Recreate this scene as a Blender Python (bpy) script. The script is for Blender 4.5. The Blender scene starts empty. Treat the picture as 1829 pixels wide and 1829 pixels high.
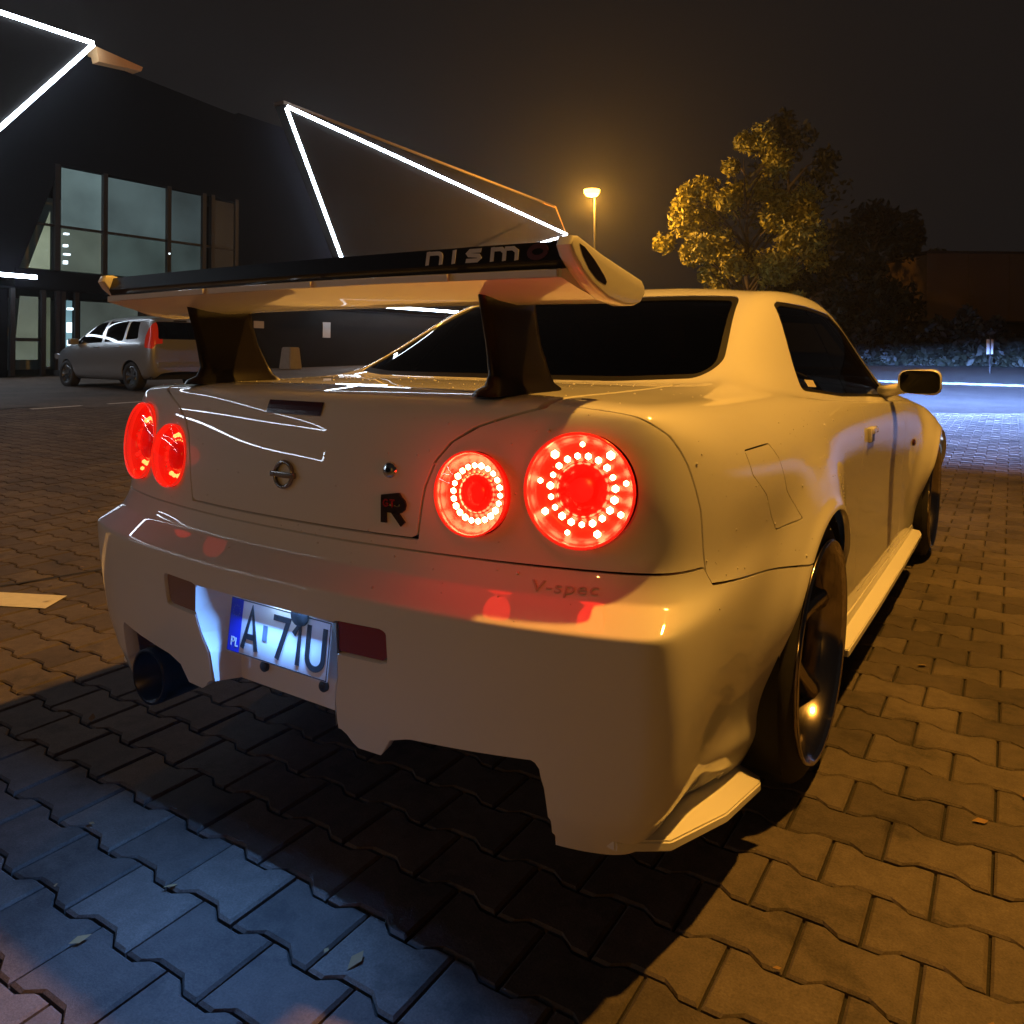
import bpy, bmesh, math, random
import numpy as np
from mathutils import Vector, Matrix

random.seed(7); np.random.seed(7)
SC = bpy.context.scene
COL = SC.collection
R = math.radians

# ------------------------------------------------------------------ camera
CAM = Vector((1.29462, -2.09341, 1.06844))
RV = Vector((0.83604522, 0.54860944, 0.00748839))
UV = Vector((-0.00768625, -0.001936, 0.99996859))
FV = Vector((-0.5486067, 0.83607651, -0.00259817))
cd = bpy.data.cameras.new('camera')
cd.sensor_width = 36; cd.sensor_height = 36
cd.lens = 36 * 1411.36 / 1829
cd.shift_x = -(916.69 - 914.5) / 1829
cd.shift_y = -(914.5 - 635.8) / 1829
cd.clip_start = 0.02; cd.clip_end = 1500
co = bpy.data.objects.new('camera', cd); COL.objects.link(co)
co.matrix_world = Matrix(((RV.x, UV.x, -FV.x, CAM.x), (RV.y, UV.y, -FV.y, CAM.y), (RV.z, UV.z, -FV.z, CAM.z), (0, 0, 0, 1)))
SC.camera = co

# ------------------------------------------------------------------ world / exposure
w = bpy.data.worlds.new('World'); SC.world = w; w.use_nodes = True
nt = w.node_tree; nt.nodes.clear()
wo = nt.nodes.new('ShaderNodeOutputWorld'); wb = nt.nodes.new('ShaderNodeBackground')
wb.inputs[0].default_value = (0.0085, 0.0074, 0.0074, 1); wb.inputs[1].default_value = 1.0
nt.links.new(wb.outputs[0], wo.inputs[0])
SC.view_settings.view_transform = 'Standard'; SC.view_settings.look = 'None'
SC.view_settings.exposure = 0; SC.view_settings.gamma = 1
SC.render.engine = 'CYCLES'
SC.cycles.use_denoising = True
SC.cycles.max_bounces = 7; SC.cycles.glossy_bounces = 4; SC.cycles.transparent_max_bounces = 10
SC.cycles.sample_clamp_indirect = 3.0
SC.cycles.use_light_tree = True
SC.cycles.volume_bounces = 0

# ------------------------------------------------------------------ materials
MATS = {}
def mat(name, base=(.5, .5, .5), rough=.5, metal=0, coat=0, emit=None, estr=0, spec=.5, noise=None, bump=None, coat_rough=.03):
    """procedural Principled material; noise=(scale, amount) varies the colour, bump=(scale, strength, distance) the relief"""
    if name in MATS: return MATS[name]
    m = bpy.data.materials.new(name); m.use_nodes = True
    t = m.node_tree; b = t.nodes['Principled BSDF']
    b.inputs['Base Color'].default_value = (*base, 1); b.inputs['Roughness'].default_value = rough
    b.inputs['Metallic'].default_value = metal; b.inputs['Coat Weight'].default_value = coat
    b.inputs['Coat Roughness'].default_value = coat_rough
    b.inputs['Specular IOR Level'].default_value = spec
    if emit: b.inputs['Emission Color'].default_value = (*emit, 1); b.inputs['Emission Strength'].default_value = estr
    tc = None
    if noise or bump:
        tc = t.nodes.new('ShaderNodeTexCoord')
    if noise:
        n = t.nodes.new('ShaderNodeTexNoise'); n.inputs['Scale'].default_value = noise[0]; n.inputs['Detail'].default_value = 6
        t.links.new(tc.outputs['Object'], n.inputs['Vector'])
        mx = t.nodes.new('ShaderNodeMix'); mx.data_type = 'RGBA'
        a = noise[1]
        mx.inputs[6].default_value = (*[c * (1 - a) for c in base], 1); mx.inputs[7].default_value = (*[min(1, c * (1 + a)) for c in base], 1)
        t.links.new(n.outputs['Fac'], mx.inputs[0]); t.links.new(mx.outputs[2], b.inputs['Base Color'])
    if bump:
        n2 = t.nodes.new('ShaderNodeTexNoise'); n2.inputs['Scale'].default_value = bump[0]; n2.inputs['Detail'].default_value = 4
        t.links.new(tc.outputs['Object'], n2.inputs['Vector'])
        bp = t.nodes.new('ShaderNodeBump'); bp.inputs['Strength'].default_value = bump[1]; bp.inputs['Distance'].default_value = bump[2]
        t.links.new(n2.outputs['Fac'], bp.inputs['Height']); t.links.new(bp.outputs[0], b.inputs['Normal'])
    MATS[name] = m
    return m

def glass(name, tint, rough=.02, ior=1.5):
    m = bpy.data.materials.new(name); m.use_nodes = True; t = m.node_tree; t.nodes.clear()
    o = t.nodes.new('ShaderNodeOutputMaterial'); mx = t.nodes.new('ShaderNodeMixShader')
    f = t.nodes.new('ShaderNodeFresnel'); f.inputs[0].default_value = ior
    tr = t.nodes.new('ShaderNodeBsdfTransparent'); tr.inputs[0].default_value = (*tint, 1)
    g = t.nodes.new('ShaderNodeBsdfGlossy'); g.inputs['Roughness'].default_value = rough
    t.links.new(f.outputs[0], mx.inputs[0]); t.links.new(tr.outputs[0], mx.inputs[1]); t.links.new(g.outputs[0], mx.inputs[2])
    t.links.new(mx.outputs[0], o.inputs[0]); MATS[name] = m
    return m

PAINT = mat('white_paint', (.72, .715, .70), .5, 0, 1.0, coat_rough=.012, spec=.15, noise=(1.5, .03))
GLASS_DARK = glass('privacy_glass', (.035, .03, .03))
GLASS_TINT = glass('tinted_glass', (.30, .30, .30))
GLASS_CLEAR = glass('clear_glass', (.92, .94, .95))
RUBBER = mat('rubber', (.018, .017, .017), .75, bump=(300, .2, .002))
BLACK = mat('black_plastic', (.015, .015, .015), .45)
TRIM = mat('window_rubber', (.008, .007, .007), .55, spec=.2)
DARK = mat('dark_underbody', (.01, .01, .01), .9)
CHROME = mat('chrome', (.75, .75, .75), .08, 1)
GUNMETAL = mat('gunmetal_rim', (.38, .33, .28), .15, 1)
STEEL = mat('brake_steel', (.35, .34, .33), .35, 1)

# ------------------------------------------------------------------ object helpers
def add_mesh(name, verts, faces, material, parent=None, smooth=False, normals=None):
    me = bpy.data.meshes.new(name)
    me.from_pydata([tuple(map(float, v)) for v in verts], [], [tuple(map(int, f)) for f in faces])
    if material: me.materials.append(material)
    if smooth is True:
        me.polygons.foreach_set('use_smooth', [True] * len(me.polygons))
    me.update()
    if normals is not None:
        me.polygons.foreach_set('use_smooth', [True] * len(me.polygons))
        me.normals_split_custom_set_from_vertices([tuple(n) for n in normals])
    o = bpy.data.objects.new(name, me); COL.objects.link(o)
    if parent is not None: o.parent = parent
    return o

def from_bm(name, bm, material, parent=None, smooth=None, loc=None):
    me = bpy.data.meshes.new(name)
    bmesh.ops.recalc_face_normals(bm, faces=bm.faces)
    bm.to_mesh(me); bm.free()
    if material: me.materials.append(material)
    if smooth is not None:
        for p in me.polygons: p.use_smooth = True
        if smooth < 179: me.set_sharp_from_angle(angle=R(smooth))
    o = bpy.data.objects.new(name, me); COL.objects.link(o)
    if parent is not None: o.parent = parent
    if loc: o.location = loc
    return o

def tag(o, label, cat=None, group=None, kind=None):
    if label: o['label'] = label
    if cat: o['category'] = cat
    if group: o['group'] = group
    if kind: o['kind'] = kind
    return o

def empty(name, loc=(0, 0, 0), rz=0):
    o = bpy.data.objects.new(name, None); COL.objects.link(o); o.location = loc; o.rotation_euler[2] = rz
    o.empty_display_size = .2
    return o

def bm_box(bm, c, s, M=None, bev=0):
    r = bmesh.ops.create_cube(bm, size=1)
    vs = r['verts']
    bmesh.ops.scale(bm, vec=s, verts=vs)
    if bev:
        es = list({e for v in vs for e in v.link_edges})
        rb = bmesh.ops.bevel(bm, geom=es, offset=bev, segments=2, affect='EDGES', profile=.6)
        vs = list({v for f in rb['faces'] for v in f.verts} | {v for v in vs if v.is_valid})
    if M is not None: bmesh.ops.transform(bm, matrix=M, verts=vs)
    bmesh.ops.translate(bm, vec=c, verts=vs)
    return vs

def box(name, c, s, material, parent=None, bev=0, M=None, smooth=30):
    bm = bmesh.new(); bm_box(bm, (0, 0, 0), s, M, bev)
    bmesh.ops.translate(bm, vec=c, verts=bm.verts)
    return from_bm(name, bm, material, parent, smooth if bev else None)

def lathe(prof, n=48, axis='x'):
    """prof: list of (along, radius). returns verts, faces around the axis"""
    V = []; F = []
    for a, r in prof:
        for k in range(n):
            t = 2 * math.pi * k / n
            p = (a, r * math.cos(t), r * math.sin(t))
            if axis == 'z': p = (r * math.cos(t), r * math.sin(t), a)
            if axis == 'y': p = (r * math.cos(t), a, r * math.sin(t))
            V.append(p)
    for i in range(len(prof) - 1):
        for k in range(n):
            F.append((i * n + k, i * n + (k + 1) % n, (i + 1) * n + (k + 1) % n, (i + 1) * n + k))
    return V, F

def tube(pts, rad, n=10):
    """swept tube through pts, rad scalar or list"""
    P = [Vector(p) for p in pts]; V = []; F = []
    for i, p in enumerate(P):
        d = (P[min(i + 1, len(P) - 1)] - P[max(i - 1, 0)]).normalized()
        a = d.cross(Vector((0, 0, 1)) if abs(d.z) < .9 else Vector((1, 0, 0))).normalized(); b = d.cross(a)
        r = rad[i] if hasattr(rad, '__len__') else rad
        for k in range(n):
            t = 2 * math.pi * k / n
            V.append(p + (a * math.cos(t) + b * math.sin(t)) * r)
    for i in range(len(P) - 1):
        for k in range(n):
            F.append((i * n + k, i * n + (k + 1) % n, (i + 1) * n + (k + 1) % n, (i + 1) * n + k))
    F.append(tuple(range(n))[::-1]); F.append(tuple(range((len(P) - 1) * n, len(P) * n)))
    return V, F

def merge(*vf):
    V = []; F = []
    for v, f in vf:
        o = len(V); V += list(v); F += [tuple(i + o for i in q) for q in f]
    return V, F

def strokes(paths, wdt, thick, cap=True):
    """flat lettering from polylines in (x,z); front face toward -y at y=-thick"""
    V = []; F = []
    for path in paths:
        P = [Vector((p[0], p[1])) for p in path]
        L = []; Rr = []
        for i, p in enumerate(P):
            d0 = (p - P[i - 1]).normalized() if i else (P[1] - P[0]).normalized()
            d1 = (P[i + 1] - p).normalized() if i < len(P) - 1 else d0
            n0 = Vector((-d0.y, d0.x)); n1 = Vector((-d1.y, d1.x)); m = n0 + n1
            m = m / max(m.length_squared / 2, .35)
            L.append(p + m * wdt / 2); Rr.append(p - m * wdt / 2)
        o = len(V); n = len(P)
        for y in (-thick, 0):
            for q in L: V.append((q.x, y, q.y))
            for q in Rr: V.append((q.x, y, q.y))
        for i in range(n - 1):
            F.append((o + i, o + i + 1, o + n + i + 1, o + n + i))
            F.append((o + i, o + 2 * n + i, o + 2 * n + i + 1, o + i + 1))
            F.append((o + n + i, o + n + i + 1, o + 3 * n + i + 1, o + 3 * n + i))
        for a in (0, n - 1): F.append((o + a, o + n + a, o + 3 * n + a, o + 2 * n + a))
    return V, F

def arc(cx, cz, rx, rz, a0, a1, n=10):
    return [(cx + rx * math.cos(R(a0 + (a1 - a0) * i / n)), cz + rz * math.sin(R(a0 + (a1 - a0) * i / n))) for i in range(n + 1)]

FH = Vector((FV.x, FV.y, 0)).normalized()
def gz(x, y):
    """ground height: flat near the coupe, rising gently (2 %) away from the camera"""
    s = (x - CAM.x) * FH.x + (y - CAM.y) * FH.y - 6
    return 0.0 if s <= -2 else (.02 * (s + 2) ** 2 / 8 if s < 2 else .02 * s)
# ================================================================== THE WHITE COUPE: master body surface
# control cage of the right half: columns run round the car from rear centre to front centre, rows from sill to shoulder
REAR_PLAN_X = [0, .20, .40, .53, .65, .742, .802]
ROWS = 11
def rear_col(k):
    """rows for the rear columns (k = 0..6), bumper rows bulge further back than the lamp panel rows"""
    x = REAR_PLAN_X[k]
    yb = [-1.040, -1.037, -1.022, -1.004, -.977, -.944, -.892][k]     # bumper plan line
    yp = [-.987, -.982, -.958, -.936, -.906, -.874, -.822][k]         # lamp panel plan line
    xb = x + [0, 0, .01, .015, .018, .022, .024][k]
    zt = [.990, .990, .988, .984, .979, .973, .965][k]
    c = [0, 0, 0, 0, .004, .012, .02][k]
    return [
        (xb * [.97, .97, .97, .965, .95, .92, .905][k], yb + .055, .225), (xb * [.985, .985, .985, .98, .975, .96, .955][k], yb + .035, .295), (xb * .982, yb + .022, .37),
        (xb, yb + .008, .50), (xb, yb, .614), (xb * .985, yb + .056, .655), (x, yp + .006, .708),
        (x, yp + .004, .80), (x - c * .3, yp + .019, .90), (x - c, yp + [.037, .037, .037, .036, .034, .031, .026][k], zt - .026), (x - c * 2.2, yp + [.085, .085, .083, .078, .068, .052, .036][k], zt)]
def side(y, xs, zs): return [(x, y, z) for x, z in zip(xs, zs)]
cols = [rear_col(k) for k in range(7)]
cols += [
    side(-.70, [.735, .792, .802, .833, .846, .836, .832, .833, .824, .792, .748], [.225, .300, .355, .49, .615, .665, .712, .80, .89, .948, .974]),
    side(-.56,  [.745, .798, .800, .832, .844, .842, .836, .843, .830, .795, .752], [.190, .275, .335, .48, .60, .66, .712, .80, .885, .945, .973]),
    side(-.40,  [.755, .798, .800, .828, .840, .842, .843, .849, .834, .797, .756], [.155, .245, .315, .46, .585, .65, .71, .80, .88, .940, .970]),
    side(-.20,  [.765, .798, .800, .826, .838, .843, .846, .852, .837, .801, .765], [.155, .24, .312, .455, .58, .65, .71, .80, .875, .936, .966]),
    side(.0,    [.775, .802, .805, .824, .836, .843, .847, .852, .838, .805, .773], [.165, .245, .315, .455, .58, .65, .71, .79, .868, .930, .960]),
    side(.20,   [.785, .805, .81, .820, .832, .838, .843, .848, .836, .808, .782], [.18, .26, .36, .46, .57, .64, .70, .78, .86, .921, .951]),
    side(.42,   [.785, .805, .81, .815, .824, .829, .833, .838, .832, .810, .788], [.18, .26, .36, .46, .56, .63, .69, .77, .85, .910, .941]),
    side(.65,   [.785, .805, .808, .811, .816, .820, .825, .831, .829, .812, .793], [.18, .25, .33, .43, .54, .61, .68, .76, .84, .897, .930]),
    side(.95,   [.785, .805, .806, .808, .812, .815, .820, .827, .828, .814, .798], [.18, .24, .31, .42, .53, .60, .67, .75, .825, .882, .916]),
    side(1.30,  [.785, .805, .806, .808, .812, .815, .820, .826, .827, .816, .800], [.18, .24, .31, .42, .53, .60, .67, .74, .81, .866, .900]),
    side(1.60,  [.785, .805, .806, .808, .812, .815, .820, .826, .827, .816, .802], [.18, .24, .31, .42, .53, .60, .66, .73, .80, .852, .884]),
    side(1.90,  [.785, .805, .806, .810, .816, .820, .825, .829, .828, .818, .804], [.18, .24, .31, .42, .53, .60, .66, .73, .79, .838, .868]),
    side(2.20,  [.785, .805, .81, .818, .828, .833, .836, .836, .832, .820, .805], [.18, .24, .32, .43, .54, .60, .66, .72, .77, .815, .845]),
    side(2.45,  [.785, .805, .815, .828, .838, .843, .844, .840, .833, .818, .800], [.18, .24, .33, .44, .54, .60, .65, .705, .755, .795, .825]),
    side(2.665, [.785, .805, .815, .830, .840, .845, .845, .838, .828, .810, .790], [.18, .24, .33, .44, .54, .60, .65, .70, .745, .78, .805]),
    side(2.90,  [.785, .805, .815, .828, .836, .840, .838, .828, .815, .795, .772], [.17, .23, .32, .43, .53, .59, .635, .68, .72, .75, .775]),
    side(3.15,  [.79, .81, .815, .82, .822, .822, .815, .80, .785, .765, .74], [.16, .22, .30, .40, .50, .56, .60, .64, .68, .71, .735]),
]
def front_col(x, y):
    zs = [.14, .20, .28, .38, .48, .53, .57, .61, .645, .67, .69]
    dy = [-.03, 0, .01, .01, 0, -.01, -.02, -.035, -.055, -.09, -.14]
    k = x / .76
    return [(x * (1.0 if i < 6 else .98), y + d, z + (1 - k) * .012) for i, (z, d) in enumerate(zip(zs, dy))]
for x, y in ((.76, 3.40), (.66, 3.50), (.54, 3.555), (.42, 3.59), (.28, 3.61), (.14, 3.62), (0, 3.625)):
    cols.append(front_col(x, y))
NC = len(cols); CK = 6; CM = NC - 7
# interior of the top patch: stations follow the side columns, j = 0 (centre) .. 5
def st(ys, xs, zs):
    if not hasattr(ys, '__len__'): ys = [ys] * 6
    return list(zip(xs, ys, zs))
TOP = [
    st([-.74, -.74, -.735, -.73, -.72, -.71], [0, .20, .40, .52, .61, .69], [.996, .996, .993, .990, .985, .978]),
    st([-.60, -.60, -.595, -.59, -.58, -.57], [0, .20, .40, .52, .615, .695], [.998, .998, .995, .991, .986, .980]),
    st([-.44, -.44, -.43, -.42, -.41, -.40], [0, .20, .40, .53, .625, .70], [1.000, 1.000, .997, .993, .988, .980]),
    st([-.285, -.28, -.25, -.205, -.165, -.18], [0, .21, .42, .56, .645, .715], [1.003, 1.003, 1.002, 1.001, 1.000, .982]),
    st([-.02, -.015, 0, .01, .01, 0], [0, .21, .42, .555, .652, .732], [1.118, 1.117, 1.108, 1.085, 1.045, .985]),
    st(.20, [0, .21, .41, .540, .640, .744], [1.207, 1.205, 1.196, 1.172, 1.125, .972]),
    st(.42, [0, .20, .39, .520, .628, .752], [1.287, 1.285, 1.276, 1.258, 1.215, .960]),
    st(.65, [0, .20, .39, .52, .630, .757], [1.312, 1.310, 1.302, 1.286, 1.245, .947]),
    st(.95, [0, .20, .39, .52, .632, .760], [1.318, 1.316, 1.309, 1.293, 1.250, .931]),
    st(1.30, [0, .20, .39, .52, .628, .762], [1.300, 1.298, 1.290, 1.273, 1.228, .914]),
    st(1.60, [0, .21, .40, .53, .645, .765], [1.215, 1.212, 1.198, 1.168, 1.115, .899]),
    st(1.90, [0, .22, .42, .56, .675, .768], [1.080, 1.076, 1.058, 1.022, .972, .884]),
    st(2.20, [0, .22, .42, .56, .675, .765], [.962, .960, .950, .932, .908, .872]),
    st(2.45, [0, .22, .42, .55, .655, .745], [.930, .928, .918, .902, .884, .856]),
    st(2.665, [0, .22, .42, .54, .64, .73], [.905, .903, .893, .878, .860, .836]),
    st(2.90, [0, .20, .40, .52, .62, .71], [.870, .868, .858, .845, .828, .805]),
    st(3.15, [0, .18, .36, .48, .58, .67], [.815, .813, .805, .795, .782, .762]),
]
assert len(TOP) == CM - CK - 1

def build_master(level):
    V = []; key = {}
    def vid(p, tagk):
        V.append(p); key[tagk] = len(V) - 1; return len(V) - 1
    for c in range(NC):
        for r in range(ROWS): vid(cols[c][r], ('g', c, r, 1))
    for s, row in enumerate(TOP):
        for j in range(6): vid(row[j], ('t', s, j, 1))
    n1 = len(V)
    for k in list(key):
        i = key[k]; p = V[i]
        if abs(p[0]) < 1e-6: key[k[:3] + (-1,)] = i
        else: vid((-p[0], p[1], p[2]), k[:3] + (-1,))
    F = []; crease = {}
    def top(s, j, sg):          # station 0 = rear edge, then TOP, last = front edge ; j 0..6
        if s == 0: return key[('g', j, ROWS - 1, sg)]
        if s == len(TOP) + 1: return key[('g', NC - 1 - j, ROWS - 1, sg)]
        if j == 6: return key[('g', CK + s, ROWS - 1, sg)]
        return key[('t', s - 1, j, sg)]
    for sg in (1, -1):
        for c in range(NC - 1):
            for r in range(ROWS - 1):
                q = [key[('g', c, r, sg)], key[('g', c + 1, r, sg)], key[('g', c + 1, r + 1, sg)], key[('g', c, r + 1, sg)]]
                F.append(q if sg > 0 else q[::-1])
            for r, cr in ((4, .6), (5, .55), (1, .5), (2, .4)):
                if c < 7 and (r > 2 or c < 6): crease[(key[('g', c, r, sg)], key[('g', c + 1, r, sg)])] = cr * (1 if c < 6 else .6)
        for s in range(len(TOP) + 1):
            for j in range(6):
                q = [top(s, j, sg), top(s, j + 1, sg), top(s + 1, j + 1, sg), top(s + 1, j, sg)]
                F.append(q if sg > 0 else q[::-1])
        for j in range(4):   # base line of the rear window
            crease[(top(4, j, sg), top(4, j + 1, sg))] = .35
    me = bpy.data.meshes.new('cage'); me.from_pydata(V, [], F); me.update()
    at = me.attributes.new('crease_edge', 'FLOAT', 'EDGE')
    for e in me.edges:
        a, b = e.vertices
        cval = crease.get((a, b), crease.get((b, a), 0))
        if cval: at.data[e.index].value = cval
    ob = bpy.data.objects.new('cage', me); COL.objects.link(ob)
    md = ob.modifiers.new('s', 'SUBSURF'); md.levels = 2
    T = np.array(V); P = T.copy(); n = len(V)
    for it in range(3):                                # pull the limit surface onto the measured points
        me.vertices.foreach_set('co', P.ravel()); me.update()
        dg = bpy.context.evaluated_depsgraph_get(); dg.update()
        ev = ob.evaluated_get(dg); em = ev.to_mesh()
        Q = np.empty(len(em.vertices) * 3); em.vertices.foreach_get('co', Q); Q = Q.reshape(-1, 3)[:n]
        ev.to_mesh_clear()
        if it < 2: P = P + .75 * (T - Q)
    md.levels = level
    dg = bpy.context.evaluated_depsgraph_get(); dg.update()
    ev = ob.evaluated_get(dg); em = ev.to_mesh()
    Q = np.empty(len(em.vertices) * 3); em.vertices.foreach_get('co', Q); Q = Q.reshape(-1, 3)
    FF = [tuple(p.vertices) for p in em.polygons]
    ev.to_mesh_clear(); bpy.data.objects.remove(ob)
    return Q, FF

WR_REAR = (.0, .325); WR_FRONT = (2.665, .325)
ARCH_R = .358
def displace(Q):
    x, y, z = Q.T; s = np.sign(x); ax = np.abs(x)
    out = np.zeros(len(Q))
    for (cy, cz), amp, wid in ((WR_REAR, .036, .105), (WR_FRONT, .050, .12)):
        r = np.hypot(y - cy, z - cz)
        g = np.exp(-(np.maximum(0, r - ARCH_R) / wid) ** 2)
        low = np.clip((z - .25) / .32, 0, 1); low = low * low * (3 - 2 * low)
        g = g * low * np.clip((ax - .70) / .1, 0, 1) * np.clip((.93 - z) / .12, 0, 1)
        lip = .011 * np.exp(-(np.maximum(0, r - ARCH_R) / .026) ** 2) * np.clip((z - .22) / .3, 0, 1) ** 2 * (ax > .7)
        out = np.maximum(out, amp * g + lip)
    # concave scallop along the door, below the waist and above the sill
    Q = Q.copy(); Q[:, 0] += s * out
    return Q

def vnormals(V, F):
    N = np.zeros_like(V); A = np.array(F)
    a, b, c, d = (V[A[:, i]] for i in range(4))
    fn = np.cross(c - a, d - b)
    for i in range(4): np.add.at(N, A[:, i], fn)
    return N / np.maximum(np.linalg.norm(N, axis=1, keepdims=True), 1e-12)

class Patch:
    """polygon soup with smooth normals that can be split along implicit curves"""
    def __init__(s, V, N, F): s.V = V; s.N = N; s.F = F
    def split(s, fn):
        f = fn(s.V); f = np.where(np.abs(f) < 2e-5, 2e-5, f)
        V = [s.V]; N = [s.N]; nv = len(s.V); cache = {}; add = []; addn = []
        pos = []; neg = []
        fl = f.tolist()
        for F in s.F:
            sg = [fl[i] > 0 for i in F]
            if all(sg): pos.append(F); continue
            if not any(sg): neg.append(F); continue
            pp = []; nn = []
            m = len(F)
            for k in range(m):
                a = F[k]; b = F[(k + 1) % m]
                (pp if sg[k] else nn).append(a)
                if sg[k] != sg[(k + 1) % m]:
                    e = (a, b) if a < b else (b, a)
                    if e not in cache:
                        t = fl[e[0]] / (fl[e[0]] - fl[e[1]])
                        add.append(s.V[e[0]] * (1 - t) + s.V[e[1]] * t)
                        q = s.N[e[0]] * (1 - t) + s.N[e[1]] * t; addn.append(q / np.linalg.norm(q))
                        cache[e] = nv; nv += 1
                    pp.append(cache[e]); nn.append(cache[e])
            if len(pp) > 2: pos.append(tuple(pp))
            if len(nn) > 2: neg.append(tuple(nn))
        VV = np.vstack([s.V] + ([np.array(add)] if add else [])); NN = np.vstack([s.N] + ([np.array(addn)] if addn else []))
        return Patch(VV, NN, pos).compact(), Patch(VV, NN, neg).compact()
    def compact(s):
        if not s.F: return s
        used = sorted({i for f in s.F for i in f}); mp = {u: i for i, u in enumerate(used)}
        return Patch(s.V[used], s.N[used], [tuple(mp[i] for i in f) for f in s.F])
    def take(s, fn, gap=.0018):
        """returns (inside, rest): the faces with fn<0 leave the patch with a shut line of 2*gap"""
        rest, inner = s.split(lambda V: fn(V) - gap)
        mid, ins = inner.split(lambda V: fn(V) + gap)
        return ins, rest
    def build(s, name, material, parent, rim=.012, shift=0, rim_dir=None):
        V = s.V + s.N * shift; N = s.N; F = list(s.F)
        cnt = {}
        for f in F:
            for k in range(len(f)):
                a, b = f[k], f[(k + 1) % len(f)]
                cnt[(a, b)] = 1
        bd = [(a, b) for (a, b) in cnt if (b, a) not in cnt]
        VV = list(V); NN = list(N)
        if rim:
            # short rolled edge: surface vertex, 2 mm shoulder, then the flange going inward
            en = {}
            for a, b in bd:
                d = V[b] - V[a]; l = np.linalg.norm(d)
                if l < 1e-9: continue
                o = np.cross(d / l, N[a]);
                for q in (a, b): en[q] = en.get(q, 0) + o
            idx = {}
            for q, o in en.items():
                o = o / max(np.linalg.norm(o), 1e-9); i0 = len(VV)
                dn = N[q] if rim_dir is None else np.array(rim_dir)
                VV.append(V[q]); NN.append(o * .8 + N[q] * .6)
                VV.append(V[q] - dn * rim); NN.append(o)
                idx[q] = i0
            for a, b in bd:
                if a in idx and b in idx:
                    F.append((b, a, idx[a], idx[b])) if False else F.append((idx[b], idx[a], idx[a] + 1, idx[b] + 1))
        return add_mesh(name, VV, F, material, parent, normals=NN)

def poly_sdf(pts, rnd=0.0):
    P = np.array(pts, float); n = len(P)
    def f(u, v):
        d = np.full(len(u), 1e9); ins = np.zeros(len(u), bool)
        for i in range(n):
            a = P[i]; b = P[(i + 1) % n]; e = b - a
            wx = u - a[0]; wy = v - a[1]
            t = np.clip((wx * e[0] + wy * e[1]) / (e @ e), 0, 1)
            d = np.minimum(d, (wx - e[0] * t) ** 2 + (wy - e[1] * t) ** 2)
            c = ((a[1] <= v) & (b[1] > v)) | ((b[1] <= v) & (a[1] > v))
            with np.errstate(divide='ignore', invalid='ignore'):
                xi = a[0] + (v - a[1]) / (b[1] - a[1] if b[1] != a[1] else 1e-9) * e[0]
            ins ^= c & (u < xi)
        d = np.sqrt(d)
        return np.where(ins, -d, d) - rnd
    return f

QV, QF = build_master(4)
QV = displace(QV)
master = Patch(QV, vnormals(QV, QF), QF)
if master.N[np.argmax(QV[:, 2])][2] < 0: master.N = -master.N
from mathutils.bvhtree import BVHTree
BODY_BVH = BVHTree.FromPolygons([tuple(v) for v in QV], QF)
def hit(o, d):
    """first point and normal of the body along a ray"""
    p, n, i, t = BODY_BVH.ray_cast(Vector(o), Vector(d).normalized())
    if n is not None and n.dot(Vector(d)) > 0: n = -n
    return p, n

# ------------------------------------------------------------------ cut the panels
car = empty('sports_coupe')
tag(car, 'white two-door sports coupe with round red tail lamps and a tall rear wing', 'car')
P = lambda V: (V[:, 0], V[:, 1], V[:, 2])
body = master
# wheel arches
for cy, cz in (WR_REAR, WR_FRONT):
    def f_arch(V, cy=cy, cz=cz):
        x, y, z = P(V)
        r = np.hypot(y - cy, z - cz) - ARCH_R
        low = np.maximum(np.abs(y - cy) - ARCH_R, z - cz)      # open downward
        return np.maximum(np.minimum(r, low), .55 - np.abs(x))
    body, _ = body.split(f_arch)
# rear bumper lower edge with its cut-outs
BX = np.array([0, .205, .232, .292, .315, .36, .604, .616, .622, .623, .80, 1.2])
BZ = np.array([.350, .350, .322, .322, .358, .372, .390, .372, .305, .234, .215, .10])
def f_low(V):
    x, y, z = P(V)
    zb = np.interp(np.abs(x), BX, BZ)
    zb = np.where(y > -.5, -1, zb)
    return z - zb
body, _ = body.split(f_low)
# lamps
LAMPS = {}
for nm, x, z, rad in (('outer', .648, .835, .0985), ('inner', .452, .816, .0760)):
    for sg in (1, -1):
        p, n = hit((sg * x, -2.5, z), (0, 1, 0))
        a_ = R(11 if nm == 'outer' else 4); n = Vector((sg * math.sin(a_), -math.cos(a_), .10)).normalized()
        p = p + n * .004
        LAMPS[(nm, sg)] = (p, n, rad)
        pc = np.array(p); nn = np.array(n)
        def f_l(V, pc=pc, nn=nn, rad=rad):
            d = V - pc; a = d @ nn
            return np.maximum(np.linalg.norm(d - a[:, None] * nn, axis=1) - rad - .001, np.abs(a) - .12)
        body, _ = body.split(f_l)
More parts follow.
